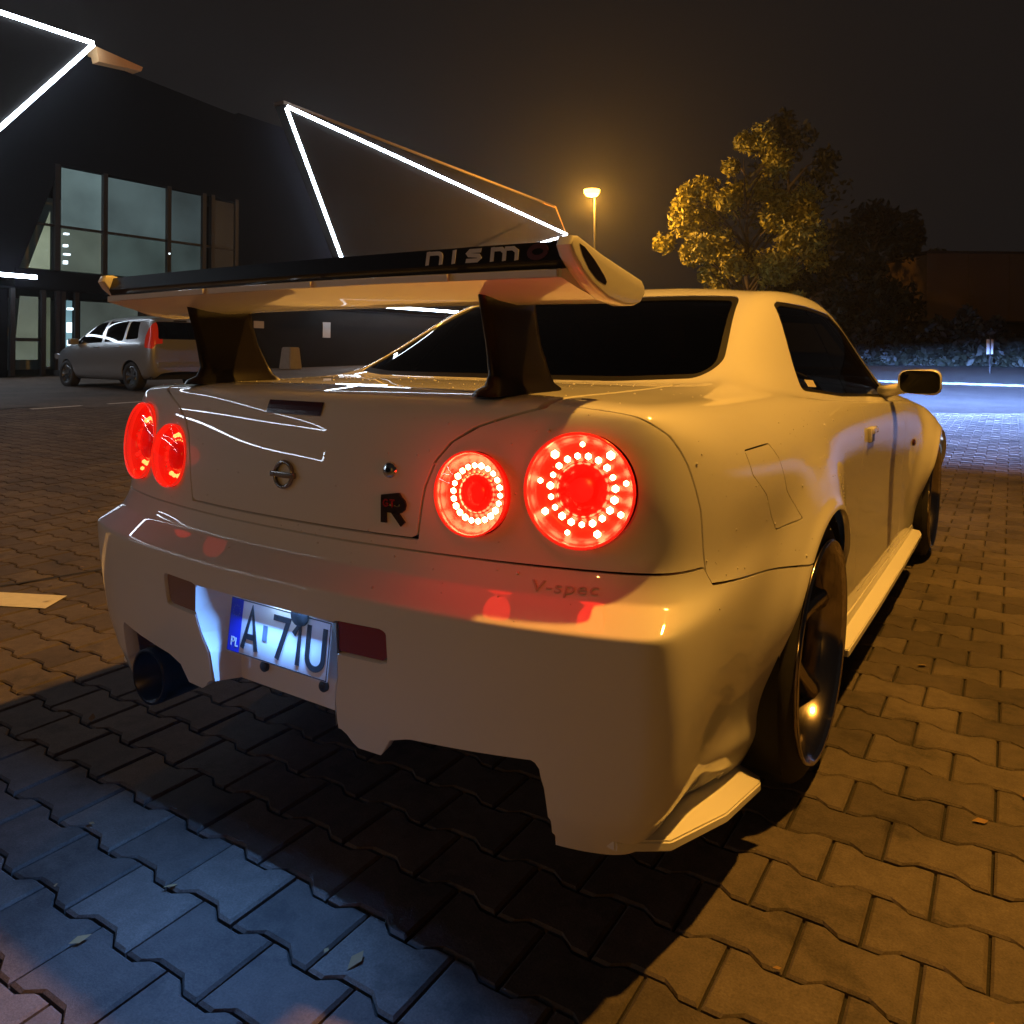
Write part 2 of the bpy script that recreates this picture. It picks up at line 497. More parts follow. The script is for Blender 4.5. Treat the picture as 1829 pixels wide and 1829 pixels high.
# glass openings (in the projections they were measured in)
rear_w = poly_sdf([(-.562, 1.052), (-.40, 1.044), (.40, 1.044), (.562, 1.052), (.492, 1.216), (.38, 1.220), (-.38, 1.220), (-.492, 1.216)], .043)
def f_rearwin(V):
    x, y, z = P(V)
    return np.maximum(rear_w(x, z), np.abs(y - .05) - .45)
rw_open, body = body.split(f_rearwin)[::-1]
ws = poly_sdf([(-.66, .985), (.66, .985), (.56, 1.245), (.40, 1.258), (-.40, 1.258), (-.56, 1.245)], 0)
def f_wind(V):
    x, y, z = P(V)
    return np.maximum(ws(x, z), np.where(y > 1.25, -1.0, 1.0))
ws_open, body = body.split(f_wind)[::-1]
sw = poly_sdf([(.262, .978), (.70, .945), (1.20, .925), (1.72, .897), (1.60, 1.00), (1.36, 1.160), (1.16, 1.222), (.80, 1.234), (.50, 1.234), (.455, 1.222)], .010)
side_open = {}
for sg in (1, -1):
    def f_sw(V, sg=sg):
        x, y, z = P(V)
        return np.maximum(sw(y, z), .5 - sg * x)
    side_open[sg], body = body.split(f_sw)[::-1]
# rear bumper
def seam_z(y): return np.interp(y, [-.765, -.745, -.25], [.700, .668, .600])
def f_bumper(V):
    x, y, z = P(V)
    return np.where(y > -.15, 1.0, np.maximum(z - seam_z(y), y + .2))
bumper, body = body.take(f_bumper, .0022)
# plate recess (open at the bottom) and the two reflector pockets
rec = poly_sdf([(-.222, .555), (-.232, .50), (-.215, .455), (-.19, .415), (-.185, .20), (.185, .20), (.185, .415), (.196, .455), (.200, .555)], .006)
def f_rec(V):
    x, y, z = P(V)
    return np.maximum(rec(x, z), y + .8)
_, bumper = bumper.split(f_rec)[::-1]
REFL = {}
for sg, pts in ((-1, [(-.345, .555), (-.236, .553), (-.241, .500), (-.340, .502)]), (1, [(.206, .555), (.314, .558), (.314, .512), (.206, .510)])):
    rp = poly_sdf(pts, .008)
    def f_ref(V, rp=rp):
        x, y, z = P(V)
        return np.maximum(rp(x, z), y + .8)
    REFL[sg], bumper = bumper.take(f_ref, .0022)
# trunk lid
LZ = np.array([.60, .73, .82, .87, .905, .935, .955, .972, 1.2]); LX = np.array([.335, .342, .356, .374, .402, .450, .505, .562, .60])
def f_lid(V):
    x, y, z = P(V)
    wz = np.interp(z, LZ, LX); sl = np.interp(z, LZ, np.gradient(LX, LZ))
    yf = -.330 + .10 * (x / .6) ** 2
    return np.maximum(np.maximum((np.abs(x) - wz) / np.sqrt(1 + sl ** 2), .722 - z), np.maximum(y - yf, z - 1.06))
lid, body = body.take(f_lid, .0026)
# tail (lamp) panel behind the quarter seam
TZ = [.60, .70, .80, .88, .93, .962, .976, 1.2]; TY = [-.755, -.760, -.772, -.795, -.815, -.838, -.86, -.86]
def f_tail2(V):
    x, y, z = P(V)
    return np.where(y > -.6, 1.0, y - np.interp(z, TZ, TY))
tail, body = body.take(f_tail2, .0022)
# fuel flap
ff = poly_sdf([(-.565, .884), (-.405, .884), (-.365, .85), (-.325, .775), (-.270, .735), (-.235, .700), (-.385, .700), (-.425, .735), (-.465, .785), (-.545, .835)], .0)
def f_fuel(V):
    x, y, z = P(V)
    return np.maximum(ff(y, z), .5 - x)
flap, body = body.take(f_fuel, .0016)
# doors
dr = poly_sdf([(.735, .30), (.735, .70), (.76, .80), (.80, .88), (.80, 1.0), (1.74, .95), (1.78, .84), (1.80, .70), (1.80, .32), (1.74, .27), (.80, .27)], .0)
door = {}
for sg in (1, -1):
    def f_door(V, sg=sg):
        x, y, z = P(V)
        return np.maximum(dr(y, z), .5 - sg * x)
    door[sg], body = body.take(f_door, .0013)
# bonnet and front bumper
def f_hood(V):
    x, y, z = P(V)
    return np.maximum(np.maximum(np.abs(x) - .70, 2.12 - y), np.maximum(y - 3.36, .66 - z))
hood, body = body.take(f_hood)
def f_fb(V):
    x, y, z = P(V)
    return np.maximum(2.95 - y, z - .60)
fbump, body = body.take(f_fb)

body.build('body_shell', PAINT, car, .015)
REFL_L = REFL[-1]; REFL_R = REFL[1]
bumper_o = bumper.build('rear_bumper', PAINT, car, .03, rim_dir=None)
lid_o = lid.build('trunk_lid', PAINT, car, .014)
tail_o = tail.build('tail_panel', PAINT, car, .014)
flap.build('fuel_flap', PAINT, car, .010)
door_o = {sg: door[sg].build('door', PAINT, car, .014) for sg in (1, -1)}
hood.build('bonnet', PAINT, car, .014)
fbump.build('front_bumper', PAINT, car, .02)
# glass: a black border strip, the pane sits 6 mm inside the skin
def glaze(op, fn, border, gmat, pane_name, trim_name, depth=.006):
    ring, pane = op.split(lambda V: fn(V) + border)
    t = ring.build(trim_name, TRIM, car, .010, -.003)
    return pane.build(pane_name, gmat, car, .004, -depth)
glaze(rw_open, f_rearwin, .014, GLASS_DARK, 'rear_window', 'rear_window_trim')
glaze(ws_open, f_wind, .03, GLASS_TINT, 'windscreen', 'windscreen_trim')
for sg in (1, -1):
    def f_sw(V, sg=sg):
        x, y, z = P(V)
        return np.maximum(sw(y, z), .5 - sg * x)
    op = side_open[sg]
    fwd, rear = op.split(lambda V: .86 - .22 * (V[:, 2] - .93) - V[:, 1])[::-1]
    glaze(rear, f_sw, .012, GLASS_TINT, 'quarter_window', 'quarter_window_trim')
    glaze(fwd, f_sw, .012, GLASS_TINT, 'door_window', 'door_window_trim')
# ================================================================== THE WHITE COUPE: fittings
RED_GLOW = mat('lamp_red_glow', (.55, .01, .005), .25, emit=(1, .010, .003), estr=.55)
RED_DEEP = mat('lamp_red_centre', (.35, .004, .003), .2, emit=(1, .004, .002), estr=.36)
RED_RIM = mat('lamp_red_rim', (.6, .03, .02), .2, emit=(1, .02, .008), estr=.7)
LED_HOT = mat('led_hot', (1, .6, .4), .4, emit=(1, .42, .16), estr=26)
LED_WARM = mat('led_dim', (1, .4, .2), .4, emit=(1, .30, .07), estr=3.0)
REFLECTOR = mat('red_reflector', (.20, .012, .01), .25, coat=.6)
REFL_CLEAR = mat('clear_reflector', (.22, .12, .09), .22, coat=.6)
CARBON = mat('carbon_fibre', (.008, .006, .006), .35, coat=.25, spec=.2, noise=(180, .5))
PLATE_W = mat('plate_white', (.78, .80, .82), .35)
PLATE_B = mat('plate_blue', (.01, .03, .55), .35)
PLATE_K = mat('plate_black', (.012, .012, .014), .4)
PLATE_G = mat('plate_grey_hologram', (.12, .15, .20), .4)
BADGE_K = mat('badge_black', (.015, .01, .01), .3)
LETTER_GREY = mat('lettering_grey', (.62, .57, .54), .5)
LETTER_RED = mat('lettering_red', (.07, .006, .006), .5)
SILVER_P = mat('silver_plastic', (.32, .30, .28), .25, .8)
WHITE_PL = mat('white_plastic', (.7, .7, .72), .4)

def frame(p, n, up=Vector((0, 0, 1))):
    """matrix: local -y = outward normal n, local z = up"""
    n = Vector(n).normalized(); x = (-n).cross(up).normalized() * 1
    x = up.cross(n) if False else n.cross(up) * -1
    x = Vector(x).normalized(); z = x.cross(-n).normalized()
    if z.z < 0: z = -z; x = -x
    M = Matrix.Identity(4)
    M.col[0] = (*x, 0); M.col[1] = (*(-n), 0); M.col[2] = (*z, 0); M.col[3] = (*p, 1)
    return M
def tf(M, V): return [M @ Vector(v) for v in V]

# ---- tail lamps
def disc_ring(prof, n=40):   # prof (radius, y)
    return lathe([(y, r) for r, y in prof], n, 'y')
ico = bmesh.new(); bmesh.ops.create_icosphere(ico, subdivisions=1, radius=1)
ICO_V = [v.co.copy() for v in ico.verts]; ICO_F = [tuple(v.index for v in f.verts) for f in ico.faces]; ico.free()
for (nm, sg), (p, n, rad) in LAMPS.items():
    M = frame(p, n)
    V, F = disc_ring([(rad * .985, .000), (rad * .97, .020), (rad * .82, .030), (rad * .62, .034), (rad * .50, .026)])
    lamp = add_mesh('tail_lamp', tf(M, V), F, RED_GLOW, car, True)
    lamp['label'] = f"round red lit tail lamp, {'larger' if nm == 'outer' else 'smaller'} of its pair"
    V, F = disc_ring([(rad * 1.0, .004), (rad * 1.015, -.0035), (rad * .985, -.006), (rad * .955, -.002), (rad * .95, .012)])
    add_mesh('bezel', tf(M, V), F, RED_RIM, lamp, True)
    V, F = disc_ring([(rad * .50, .026), (rad * .44, .016), (rad * .30, .011), (rad * .15, .009), (.0005, .0085)])
    add_mesh('centre_lens', tf(M, V), F, RED_DEEP, lamp, True)
    V, F = disc_ring([(rad * .965, -.003), (rad * .8, -.008), (rad * .5, -.0115), (rad * .2, -.013), (.0005, -.0132)])
    add_mesh('lens', tf(M, V), F, GLASS_CLEAR, lamp, True)
    near = sg > 0
    rl = bpy.data.lights.new('tail_bloom_fill', 'POINT'); rl.energy = (.5 if near else .05) * (1 if nm == 'outer' else .6); rl.color = (1, .012, .006); rl.shadow_soft_size = .03  # added red light floating outside the lens, imitates bloom on the paint
    ro = bpy.data.objects.new('tail_bloom_fill', rl); COL.objects.link(ro); ro.parent = lamp; ro.location = p + n * .042
    spots = []
    if nm == 'outer':
        for k in range(19): spots.append((.60, 360 / 19 * k + 6, .0062 if k % 3 else .0072, LED_HOT))
        for k in range(9): spots.append((.80, 40 * k + 12, .0074 if k % 2 else .0056, LED_HOT))
        for k in range(11): spots.append((.44, 15 + 14 * k, .0018, LED_WARM))
    else:
        for k in range(22): spots.append((.66, 360 / 22 * k, .0060, LED_HOT))
        for k in range(8): spots.append((.50, 40 + 15 * k, .0016, LED_WARM))
    for rr, a, s, mt in spots:
        q = Vector((rad * rr * math.cos(R(a)), .022, rad * rr * math.sin(R(a))))
        if not near: mt = LED_WARM if (abs(math.sin(R(a))) > .55 and math.cos(R(a)) > -.5) else RED_RIM
        jit = 1 + random.uniform(-.12, .12)
        add_mesh('led', [M @ (q + v * s * jit) for v in ICO_V], ICO_F, mt, lamp, True)

# ---- bumper insert: recess round the number plate
def bumper_pt(x, z): 
    p, n = hit((x, -2.5, z), (0, 1, 0)); return p
outer = []; inner = []
LOOP = [(-.184, .352), (-.19, .415), (-.217, .455), (-.234, .50), (-.226, .559), (-.11, .561), (0, .561), (.11, .561), (.204, .559), (.200, .455), (.189, .415), (.184, .352)]
INN = [(-.155, .352), (-.158, .415), (-.165, .455), (-.172, .50), (-.172, .552), (-.11, .553), (0, .553), (.11, .553), (.172, .552), (.170, .455), (.166, .415), (.160, .352)]
for (x, z), (xi, zi) in zip(LOOP, INN):
    q = bumper_pt(x, z); outer.append((x, q.y + .001, z)); inner.append((xi, -.968 + .02 * abs(xi), zi))
m = len(LOOP); V = outer + inner; F = [(i, i + 1, m + i + 1, m + i) for i in range(m - 1)]
add_mesh('plate_recess', V, F + [tuple(range(m, 2 * m))[::-1]], PAINT, car)
# lower lip below the plate, closing the underside
V = [(-.184, bumper_pt(-.184, .36).y, .352), (.184, bumper_pt(.184, .36).y, .352), (.165, -.963, .352), (-.165, -.963, .352)]
# bolts below the plate
for x in (-.075, .105):
    V, F = lathe([(-.9735, .0005), (-.9735, .0095), (-.971, .0115), (-.962, .0115)], 16, 'y')
    add_mesh('bolt', [(a + x, b, c + .395) for a, b, c in V], F, BLACK, car, True)
REFL_L.build('reflector', REFL_CLEAR, car, .006, -.006)
REFL_R.build('reflector', REFLECTOR, car, .006, -.006)

# ---- number plate
PM = Matrix.Translation((0, -.998, .482)) @ Matrix.Rotation(R(-7), 4, 'X')
bm = bmesh.new(); bm_box(bm, (0, 0, 0), (.305, .003, .114), None, .0012)
plate = from_bm('number_plate', bm, PLATE_W, car, 30); plate.matrix_local = PM
def onplate(name, VF, m):
    V, F = VF; o = add_mesh(name, V, F, m, plate); return o
def px(u, v): return (-.1525 + u, -.057 + v)
onplate('euro_band', ([(-.1505, -.0022, -.0545), (-.112, -.0022, -.0545), (-.112, -.0022, .0545), (-.1505, -.0022, .0545)], [(0, 1, 2, 3)]), PLATE_B)
# border
b = [(-.1505, -.0548), (.1505, -.0548), (.1505, .0548), (-.1505, .0548), (-.1505, -.0548)]
onplate('plate_border', strokes([b], .0022, .0021), PLATE_K)
cz0, cz1 = -.042, .042
W_ = .0116
onplate('plate_character', strokes([[(-.103, cz0), (-.081, cz1), (-.059, cz0)], [(-.095, -.016), (-.067, -.016)]], W_, .0034), PLATE_K)
onplate('plate_hologram', ([(-.043, -.0024, -.016), (-.029, -.0024, -.016), (-.029, -.0024, .016), (-.043, -.0024, .016)], [(0, 1, 2, 3)]), PLATE_G)
onplate('plate_character', strokes([[(-.013, cz1 - .004), (.032, cz1 - .004), (.006, cz0)]], W_, .0034), PLATE_K)
onplate('plate_character', strokes([[(.050, .016), (.067, cz1 - .002), (.067, cz0)]], W_, .0034), PLATE_K)
onplate('plate_character', strokes([[(.093, cz1)] + arc(.1155, -.018, .0225, .021, 180, 360, 12) + [(.138, cz1)]], W_, .0034), PLATE_K)
onplate('plate_letter', strokes([[(-.139, -.043), (-.139, -.026)] + [(-.133, -.026), (-.1295, -.0285), (-.1295, -.032), (-.133, -.0345), (-.139, -.0345)], [(-.125, -.026), (-.125, -.0425), (-.117, -.0425)]], .003, .0028), WHITE_PL)
stars = []
for k in range(12):
    a = R(30 * k); cx_, cz_ = -.1313 + .011 * math.cos(a), .030 + .011 * math.sin(a)
    stars.append([(cx_ - .0012, cz_), (cx_ + .0012, cz_)])
onplate('euro_star', strokes(stars, .0022, .0026), mat('star_grey', (.12, .16, .5), .4))
# plate holder, sticker and lamp above the plate
add_mesh('plate_holder', *merge(*[(lambda q: ([v.co.copy() for v in q.verts], [tuple(v.index for v in f.verts) for f in q.faces]))(q) for q in [
    (lambda b_: (bm_box(b_, (-.11, -.990, .547), (.035, .02, .008)), b_.verts.index_update(), b_)[2])(bmesh.new()),
    (lambda b_: (bm_box(b_, (.125, -.990, .547), (.03, .02, .008)), b_.verts.index_update(), b_)[2])(bmesh.new())]]), WHITE_PL, car)
box('plate_bracket', (0, -.975, .50), (.20, .03, .05), BLACK, car)
V, F = lathe([(-.004, .0005), (-.004, .021), (.002, .023), (.004, .0235)], 24, 'y')
add_mesh('plate_screw', [(a + .072, b - 1.004, c * .95 + .541) for a, b, c in V], F, BLACK, car, True)
PLAMP = mat('plate_lamp_glow', (.8, .9, 1), .4, emit=(.45, .72, 1), estr=9)
box('plate_lamp', (.02, -.9975, .5505), (.085, .012, .006), PLAMP, car)
la = bpy.data.lights.new('plate_light', 'AREA'); la.shape = 'RECTANGLE'; la.size = .22; la.size_y = .008
la.energy = 12.0; la.color = (.14, .38, 1.0)
lo = bpy.data.objects.new('plate_light', la); COL.objects.link(lo); lo.parent = car
lo.location = (.02, -1.0125, .5485); lo.rotation_euler = (R(-72), 0, 0)

# ---- emblem, badge, lock, brake lamp on the lid
def onlid(x, z): return hit((x, -2.5, z), (0, 1, 0))
p, n = onlid(.0, .815); M = frame(p, n)
V, F = [], []
for k in range(28):
    t = 2 * math.pi * k / 28
    for q in range(8):
        u = 2 * math.pi * q / 8
        rr = .026 + .0042 * math.cos(u); V.append((rr * math.cos(t), -.004 + .0042 * math.sin(u), rr * math.sin(t)))
F = [(k * 8 + q, k * 8 + (q + 1) % 8, ((k + 1) % 28) * 8 + (q + 1) % 8, ((k + 1) % 28) * 8 + q) for k in range(28) for q in range(8)]
em = add_mesh('emblem', tf(M, V), F, SILVER_P, lid_o, True)
box('emblem_bar', tuple(p + Vector((0, -.006, 0))), (.072, .008, .012), SILVER_P, lid_o, .002)
p, n = onlid(.288, .773); M = frame(p, n)
Rb = [[(-.020, -.026), (-.020, .022)], [(-.026, .020), (.012, .020)] + arc(.012, .010, .012, .010, 90, -90, 6) + [(-.016, 0)], [(.002, -.002), (.024, -.026)]]
bd = add_mesh('badge_letter', tf(M, strokes(Rb, .0125, .004)[0]), strokes(Rb, .0125, .004)[1], BADGE_K, lid_o)
Gt = [arc(-.016, .012, .006, .007, 40, 320, 8) + [(-.012, .011), (-.016, .011)], [(-.006, .019), (.006, .019)], [(0, .019), (0, .004)]]
p2, n2 = onlid(.288, .773)
sv, sf = strokes(Gt, .0032, .0052)
add_mesh('badge_small_letter', tf(M, [(a * .9, b, c * .9 + .001) for a, b, c in sv]), sf, mat('badge_red', (.25, .01, .01), .3), bd)
p, n = onlid(.275, .846); M = frame(p, n)
V, F = lathe([(-.006, .0005), (-.0065, .008), (-.004, .014), (.002, .0165), (.004, .017)], 24, 'y')
add_mesh('lock', tf(M, V), F, CHROME, lid_o, True)
# high stop lamp strip under the lid edge
g = []
for i in range(13):
    row = []
    for k in range(4):
        x = -.083 + .166 * i / 12; z = .938 + .027 * k / 3
        q, n = onlid(x, z); row.append(tuple(q + n * .0025))
    g.append(row)
V = [v for r_ in g for v in r_]
F = [(i * 4 + k, (i + 1) * 4 + k, (i + 1) * 4 + k + 1, i * 4 + k + 1) for i in range(12) for k in range(3)]
add_mesh('high_brake_lamp', V, F, mat('dark_red_lens', (.05, .006, .006), .2, coat=.5), lid_o)
# model lettering on the bumper corner
fc = bpy.data.curves.new('bumper_lettering', 'FONT'); fc.body = 'V-spec'; fc.size = .026; fc.extrude = .0006; fc.align_x = 'CENTER'; fc.space_character = 1.1
fo = bpy.data.objects.new('bumper_lettering', fc); COL.objects.link(fo)
dg = bpy.context.evaluated_depsgraph_get(); me = bpy.data.meshes.new_from_object(fo.evaluated_get(dg)); bpy.data.objects.remove(fo)
vv = []
for v in me.vertices:
    x = .632 + v.co.x * 1.5; z = .650 + v.co.y + v.co.x * .05
    q, n = hit((x, -2.5, z + .012), (0, 1, 0)); vv.append(q + n * (.0008 + v.co.z))
for v, c in zip(me.vertices, vv): v.co = c
me.materials.append(mat('faded_lettering', (.48, .43, .41), .4))
o = bpy.data.objects.new('bumper_lettering', me); COL.objects.link(o); o.parent = bumper_o

# ---- rear wing
def loft_x(sections, xs):
    """closed (y,z) sections lofted along x"""
    n = len(sections[0]); V = []; F = []
    for sct, x in zip(sections, xs):
        V += [(x, y, z) for y, z in sct]
    for i in range(len(xs) - 1):
        for k in range(n):
            F.append((i * n + k, (i + 1) * n + k, (i + 1) * n + (k + 1) % n, i * n + (k + 1) % n))
    F.append(tuple(range(n))); F.append(tuple(range((len(xs) - 1) * n, len(xs) * n))[::-1])
    return V, F
def foil(dz, thick=1):
    up = [(-.986, 1.206), (-.93, 1.216), (-.86, 1.214), (-.79, 1.203), (-.745, 1.187)]
    dn = [(-.738, 1.176), (-.755, 1.166), (-.80, 1.161), (-.86, 1.166), (-.92, 1.177), (-.986, 1.1925)]
    return [(y, z + dz) for y, z in up + dn]
xs = [-.66, -.60, -.50, -.38, -.25, -.12, 0, .12, .25, .38, .50, .60, .66]
secs = [foil(.006 * (1 - (abs(x) / .66) ** 2)) for x in xs]
V, F = loft_x(secs, xs)
wing = add_mesh('rear_wing', V, F, PAINT, car, True); wing.data.set_sharp_from_angle(angle=R(40))
def blade(dz): return [(-.978, 1.209 + dz), (-.984, 1.222 + dz), (-.974, 1.2535 + dz), (-.966, 1.2545 + dz), (-.93, 1.24 + dz), (-.86, 1.226 + dz), (-.80, 1.214 + dz), (-.86, 1.2165 + dz), (-.93, 1.2185 + dz)]
V, F = loft_x([blade(.004 * (1 - (abs(x) / .66) ** 2)) for x in xs], [x * .995 for x in xs])
bl = add_mesh('wing_blade', V, F, CARBON, wing, True); bl.data.set_sharp_from_angle(angle=R(35))
# trailing edge strips of the wing, with the gaps between them
for a, b_ in ((-.60, -.262), (-.243, .085), (.103, .432), (.455, .655)):
    V, F = loft_x([[(-.993, 1.1935 + d_), (-.9945, 1.205 + d_), (-.982, 1.2075 + d_), (-.980, 1.194 + d_)] for d_ in (.005 * (1 - (a / .66) ** 2), .005 * (1 - (b_ / .66) ** 2))], (a, b_))
    add_mesh('trailing_strip', V, F, PAINT, wing)
EP = [(-.993, 1.258), (-.975, 1.2605), (-.885, 1.239), (-.80, 1.2225), (-.727, 1.209), (-.712, 1.197), (-.711, 1.183), (-.73, 1.166), (-.76, 1.158), (-.80, 1.156), (-.865, 1.164), (-.925, 1.184), (-.96, 1.203), (-.988, 1.225), (-1.0, 1.243)]
for sg in (1, -1):
    bm = bmesh.new()
    vs = [bm.verts.new((0, y, z)) for y, z in EP]; f = bm.faces.new(vs)
    r = bmesh.ops.extrude_face_region(bm, geom=[f]); up = [e for e in r['geom'] if isinstance(e, bmesh.types.BMVert)]
    bmesh.ops.translate(bm, vec=(sg * .030, 0, 0), verts=up)
    es = [e for e in bm.edges if abs(e.verts[0].co.x - e.verts[1].co.x) < 1e-6]
    bmesh.ops.bevel(bm, geom=es, offset=.006, segments=3, affect='EDGES', profile=.5)
    bmesh.ops.translate(bm, vec=(sg * .655, 0, 0), verts=bm.verts)
    ep = from_bm('end_plate', bm, PAINT, wing, 35)
    xx = sg * .6855
    DI = [(-.974, 1.2475), (-.955, 1.2435), (-.92, 1.226), (-.885, 1.2035), (-.874, 1.193), (-.880, 1.187), (-.91, 1.1935), (-.94, 1.209), (-.962, 1.229)]
    add_mesh('end_plate_insert', [(xx, y, z) for y, z in DI], [tuple(range(len(DI)))], CARBON, ep)
# stands: waisted plates with a foot
for sg in (1, -1):
    prof = [(1.194, -.915, -.722, .012), (1.15, -.902, -.715, .012), (1.09, -.884, -.698, .013), (1.03, -.872, -.662, .015), (1.008, -.880, -.648, .021), (.998, -.905, -.632, .032), (.988, -.910, -.628, .036)]
    V = []; F = []; K = 16
    for z, y0, y1, hx in prof:
        for k in range(K):
            t = 2 * math.pi * k / K
            cy_ = (y0 + y1) / 2; ly = (y1 - y0) / 2
            ct, s_ = math.cos(t), math.sin(t)
            V.append((sg * .442 + hx * math.copysign(abs(s_) ** .5, s_), cy_ + ly * math.copysign(abs(ct) ** .8, ct), z))
    for i in range(len(prof) - 1):
        for k in range(K): F.append((i * K + k, i * K + (k + 1) % K, (i + 1) * K + (k + 1) % K, (i + 1) * K + k))
    F.append(tuple(range(K)))
    add_mesh('wing_stand', V, F, CARBON, wing, True)
# lettering on the blade
def blade_map(V, F, s, x0):
    out = []
    for a, b_, c in V:
        t = c
        z = 1.2245 + t * .98 + .004 * (1 - ((x0 + a) / .66) ** 2); y = -.9834 + t * .315 - .0008 - abs(b_)
        out.append((x0 + a, y, z))
    return out, F
hgt = .026; ww = .0076
LET = {
    'n': (.042, [[(.004, 0), (.004, hgt)], [(.004, hgt - .004), (.020, hgt - .004)] + arc(.026, hgt - .012, .009, .008, 90, 0, 5) + [(.035, 0)]]),
    'i': (.020, [[(.008, 0), (.008, hgt)]]),
    's': (.040, [[(.002, .004), (.026, .004), (.031, .008), (.028, .0125), (.008, .0145), (.005, .018), (.009, .022), (.033, .022)]]),
    'm': (.062, [[(.004, 0), (.004, hgt)], [(.004, hgt - .004), (.022, hgt - .004), (.029, hgt - .010), (.029, 0)], [(.029, hgt - .004), (.046, hgt - .004), (.054, hgt - .010), (.054, 0)]]),
}
xx = .375
for ch in 'nism':
    adv, paths = LET[ch]
    V, F = strokes([[(x_ + z_ * -.12, z_) for x_, z_ in q] for q in paths], ww, .0006)
    V, F = blade_map(V, F, 1, xx); add_mesh('wing_letter', V, F, LETTER_GREY, bl)
    xx += adv + .0135
V, F = strokes([arc(.020, .013, .016, .0105, 0, 360, 18)], .009, .0006)
V, F = blade_map(V, F, 1, xx - .002); add_mesh('wing_letter', V, F, LETTER_RED, bl)

# ---- side skirt blades, bumper spats, mud edge
def strip(name, pts_top_in, tilt, th, material, parent):
    """thin blade: list of (x_in, x_out, y, z)"""
    V = []; F = []
    for xi, xo, y, z in pts_top_in:
        V += [(xi, y, z + .006 + tilt), (xo, y, z), (xo, y, z - th), (xi, y, z - th + .004)]
    m_ = len(pts_top_in)
    for i in range(m_ - 1):
        for k in range(4):
            F.append((i * 4 + k, i * 4 + (k + 1) % 4, (i + 1) * 4 + (k + 1) % 4, (i + 1) * 4 + k))
    F += [(0, 1, 2, 3), tuple(4 * (m_ - 1) + k for k in (3, 2, 1, 0))]
    bm = bmesh.new(); vv = [bm.verts.new(v) for v in V]
    for f in F: bm.faces.new([vv[i] for i in f])
    bmesh.ops.bevel(bm, geom=[e for e in bm.edges], offset=.003, segments=2, affect='EDGES')
    return from_bm(name, bm, material, parent, 40)
for sg in (1, -1):
    strip('side_skirt', [(sg * .79, sg * .852, .39, .205), (sg * .79, sg * .858, .9, .208), (sg * .79, sg * .858, 1.6, .21), (sg * .79, sg * .855, 2.20, .212), (sg * .79, sg * .84, 2.27, .212)], 0, .022, PAINT, car)
    strip('bumper_spat', [(sg * .690, sg * .722, -.900, .258), (sg * .700, sg * .792, -.828, .246), (sg * .715, sg * .820, -.62, .202), (sg * .72, sg * .823, -.41, .166), (sg * .72, sg * .805, -.345, .144)], .022, .018, PAINT, car)
    box('sill_panel', (sg * .775, 1.33, .205), (.07, 1.9, .07), PAINT, car, .015)
    # step of the sill under the door
# ---- exhaust and underbody
V, F = lathe([(-.70, .045), (-.80, .055), (-.84, .066), (-.965, .068), (-.985, .066), (-.985, .058), (-.88, .052), (-.86, .0005)], 32, 'y')
ex = add_mesh('exhaust_tip', [(a - .475, b, c + .285) for a, b, c in V], F, mat('burnt_steel', (.02, .02, .028), .3, .9), car, True)
V, F = lathe([(-.25, .03), (-.72, .03)], 20, 'y'); add_mesh('exhaust_pipe', [(a - .475, b, c + .285) for a, b, c in V], F, DARK, car, True)
box('underbody', (0, 1.50, .24), (1.36, 3.7, .04), DARK, car, .01)
box('inner_bulkhead', (0, -.60, .53), (1.36, .02, .32), DARK, car)
box('boot_floor_baffle', (0, -.55, .60), (1.30, .62, .02), DARK, car)  # unseen inner floor, added to block light through the panel seams
box('boot_wall', (0, -.80, .80), (1.36, .02, .34), DARK, car)
# wheel wells
for cy, cz in (WR_REAR, WR_FRONT):
    for sg in (1, -1):
        V = []; F = []; K = 22
        for x, rr in ((.845, ARCH_R + .012), (.58, ARCH_R + .012), (.56, .02)):
            for k in range(K + 1):
                t = R(-28 + 236 * k / K); V.append((sg * x, cy + rr * math.cos(t), cz + rr * math.sin(t)))
        for i in range(2):
            for k in range(K): F.append((i * (K + 1) + k, i * (K + 1) + k + 1, (i + 1) * (K + 1) + k + 1, (i + 1) * (K + 1) + k))
        add_mesh('wheel_well', V, F, DARK, car, True)

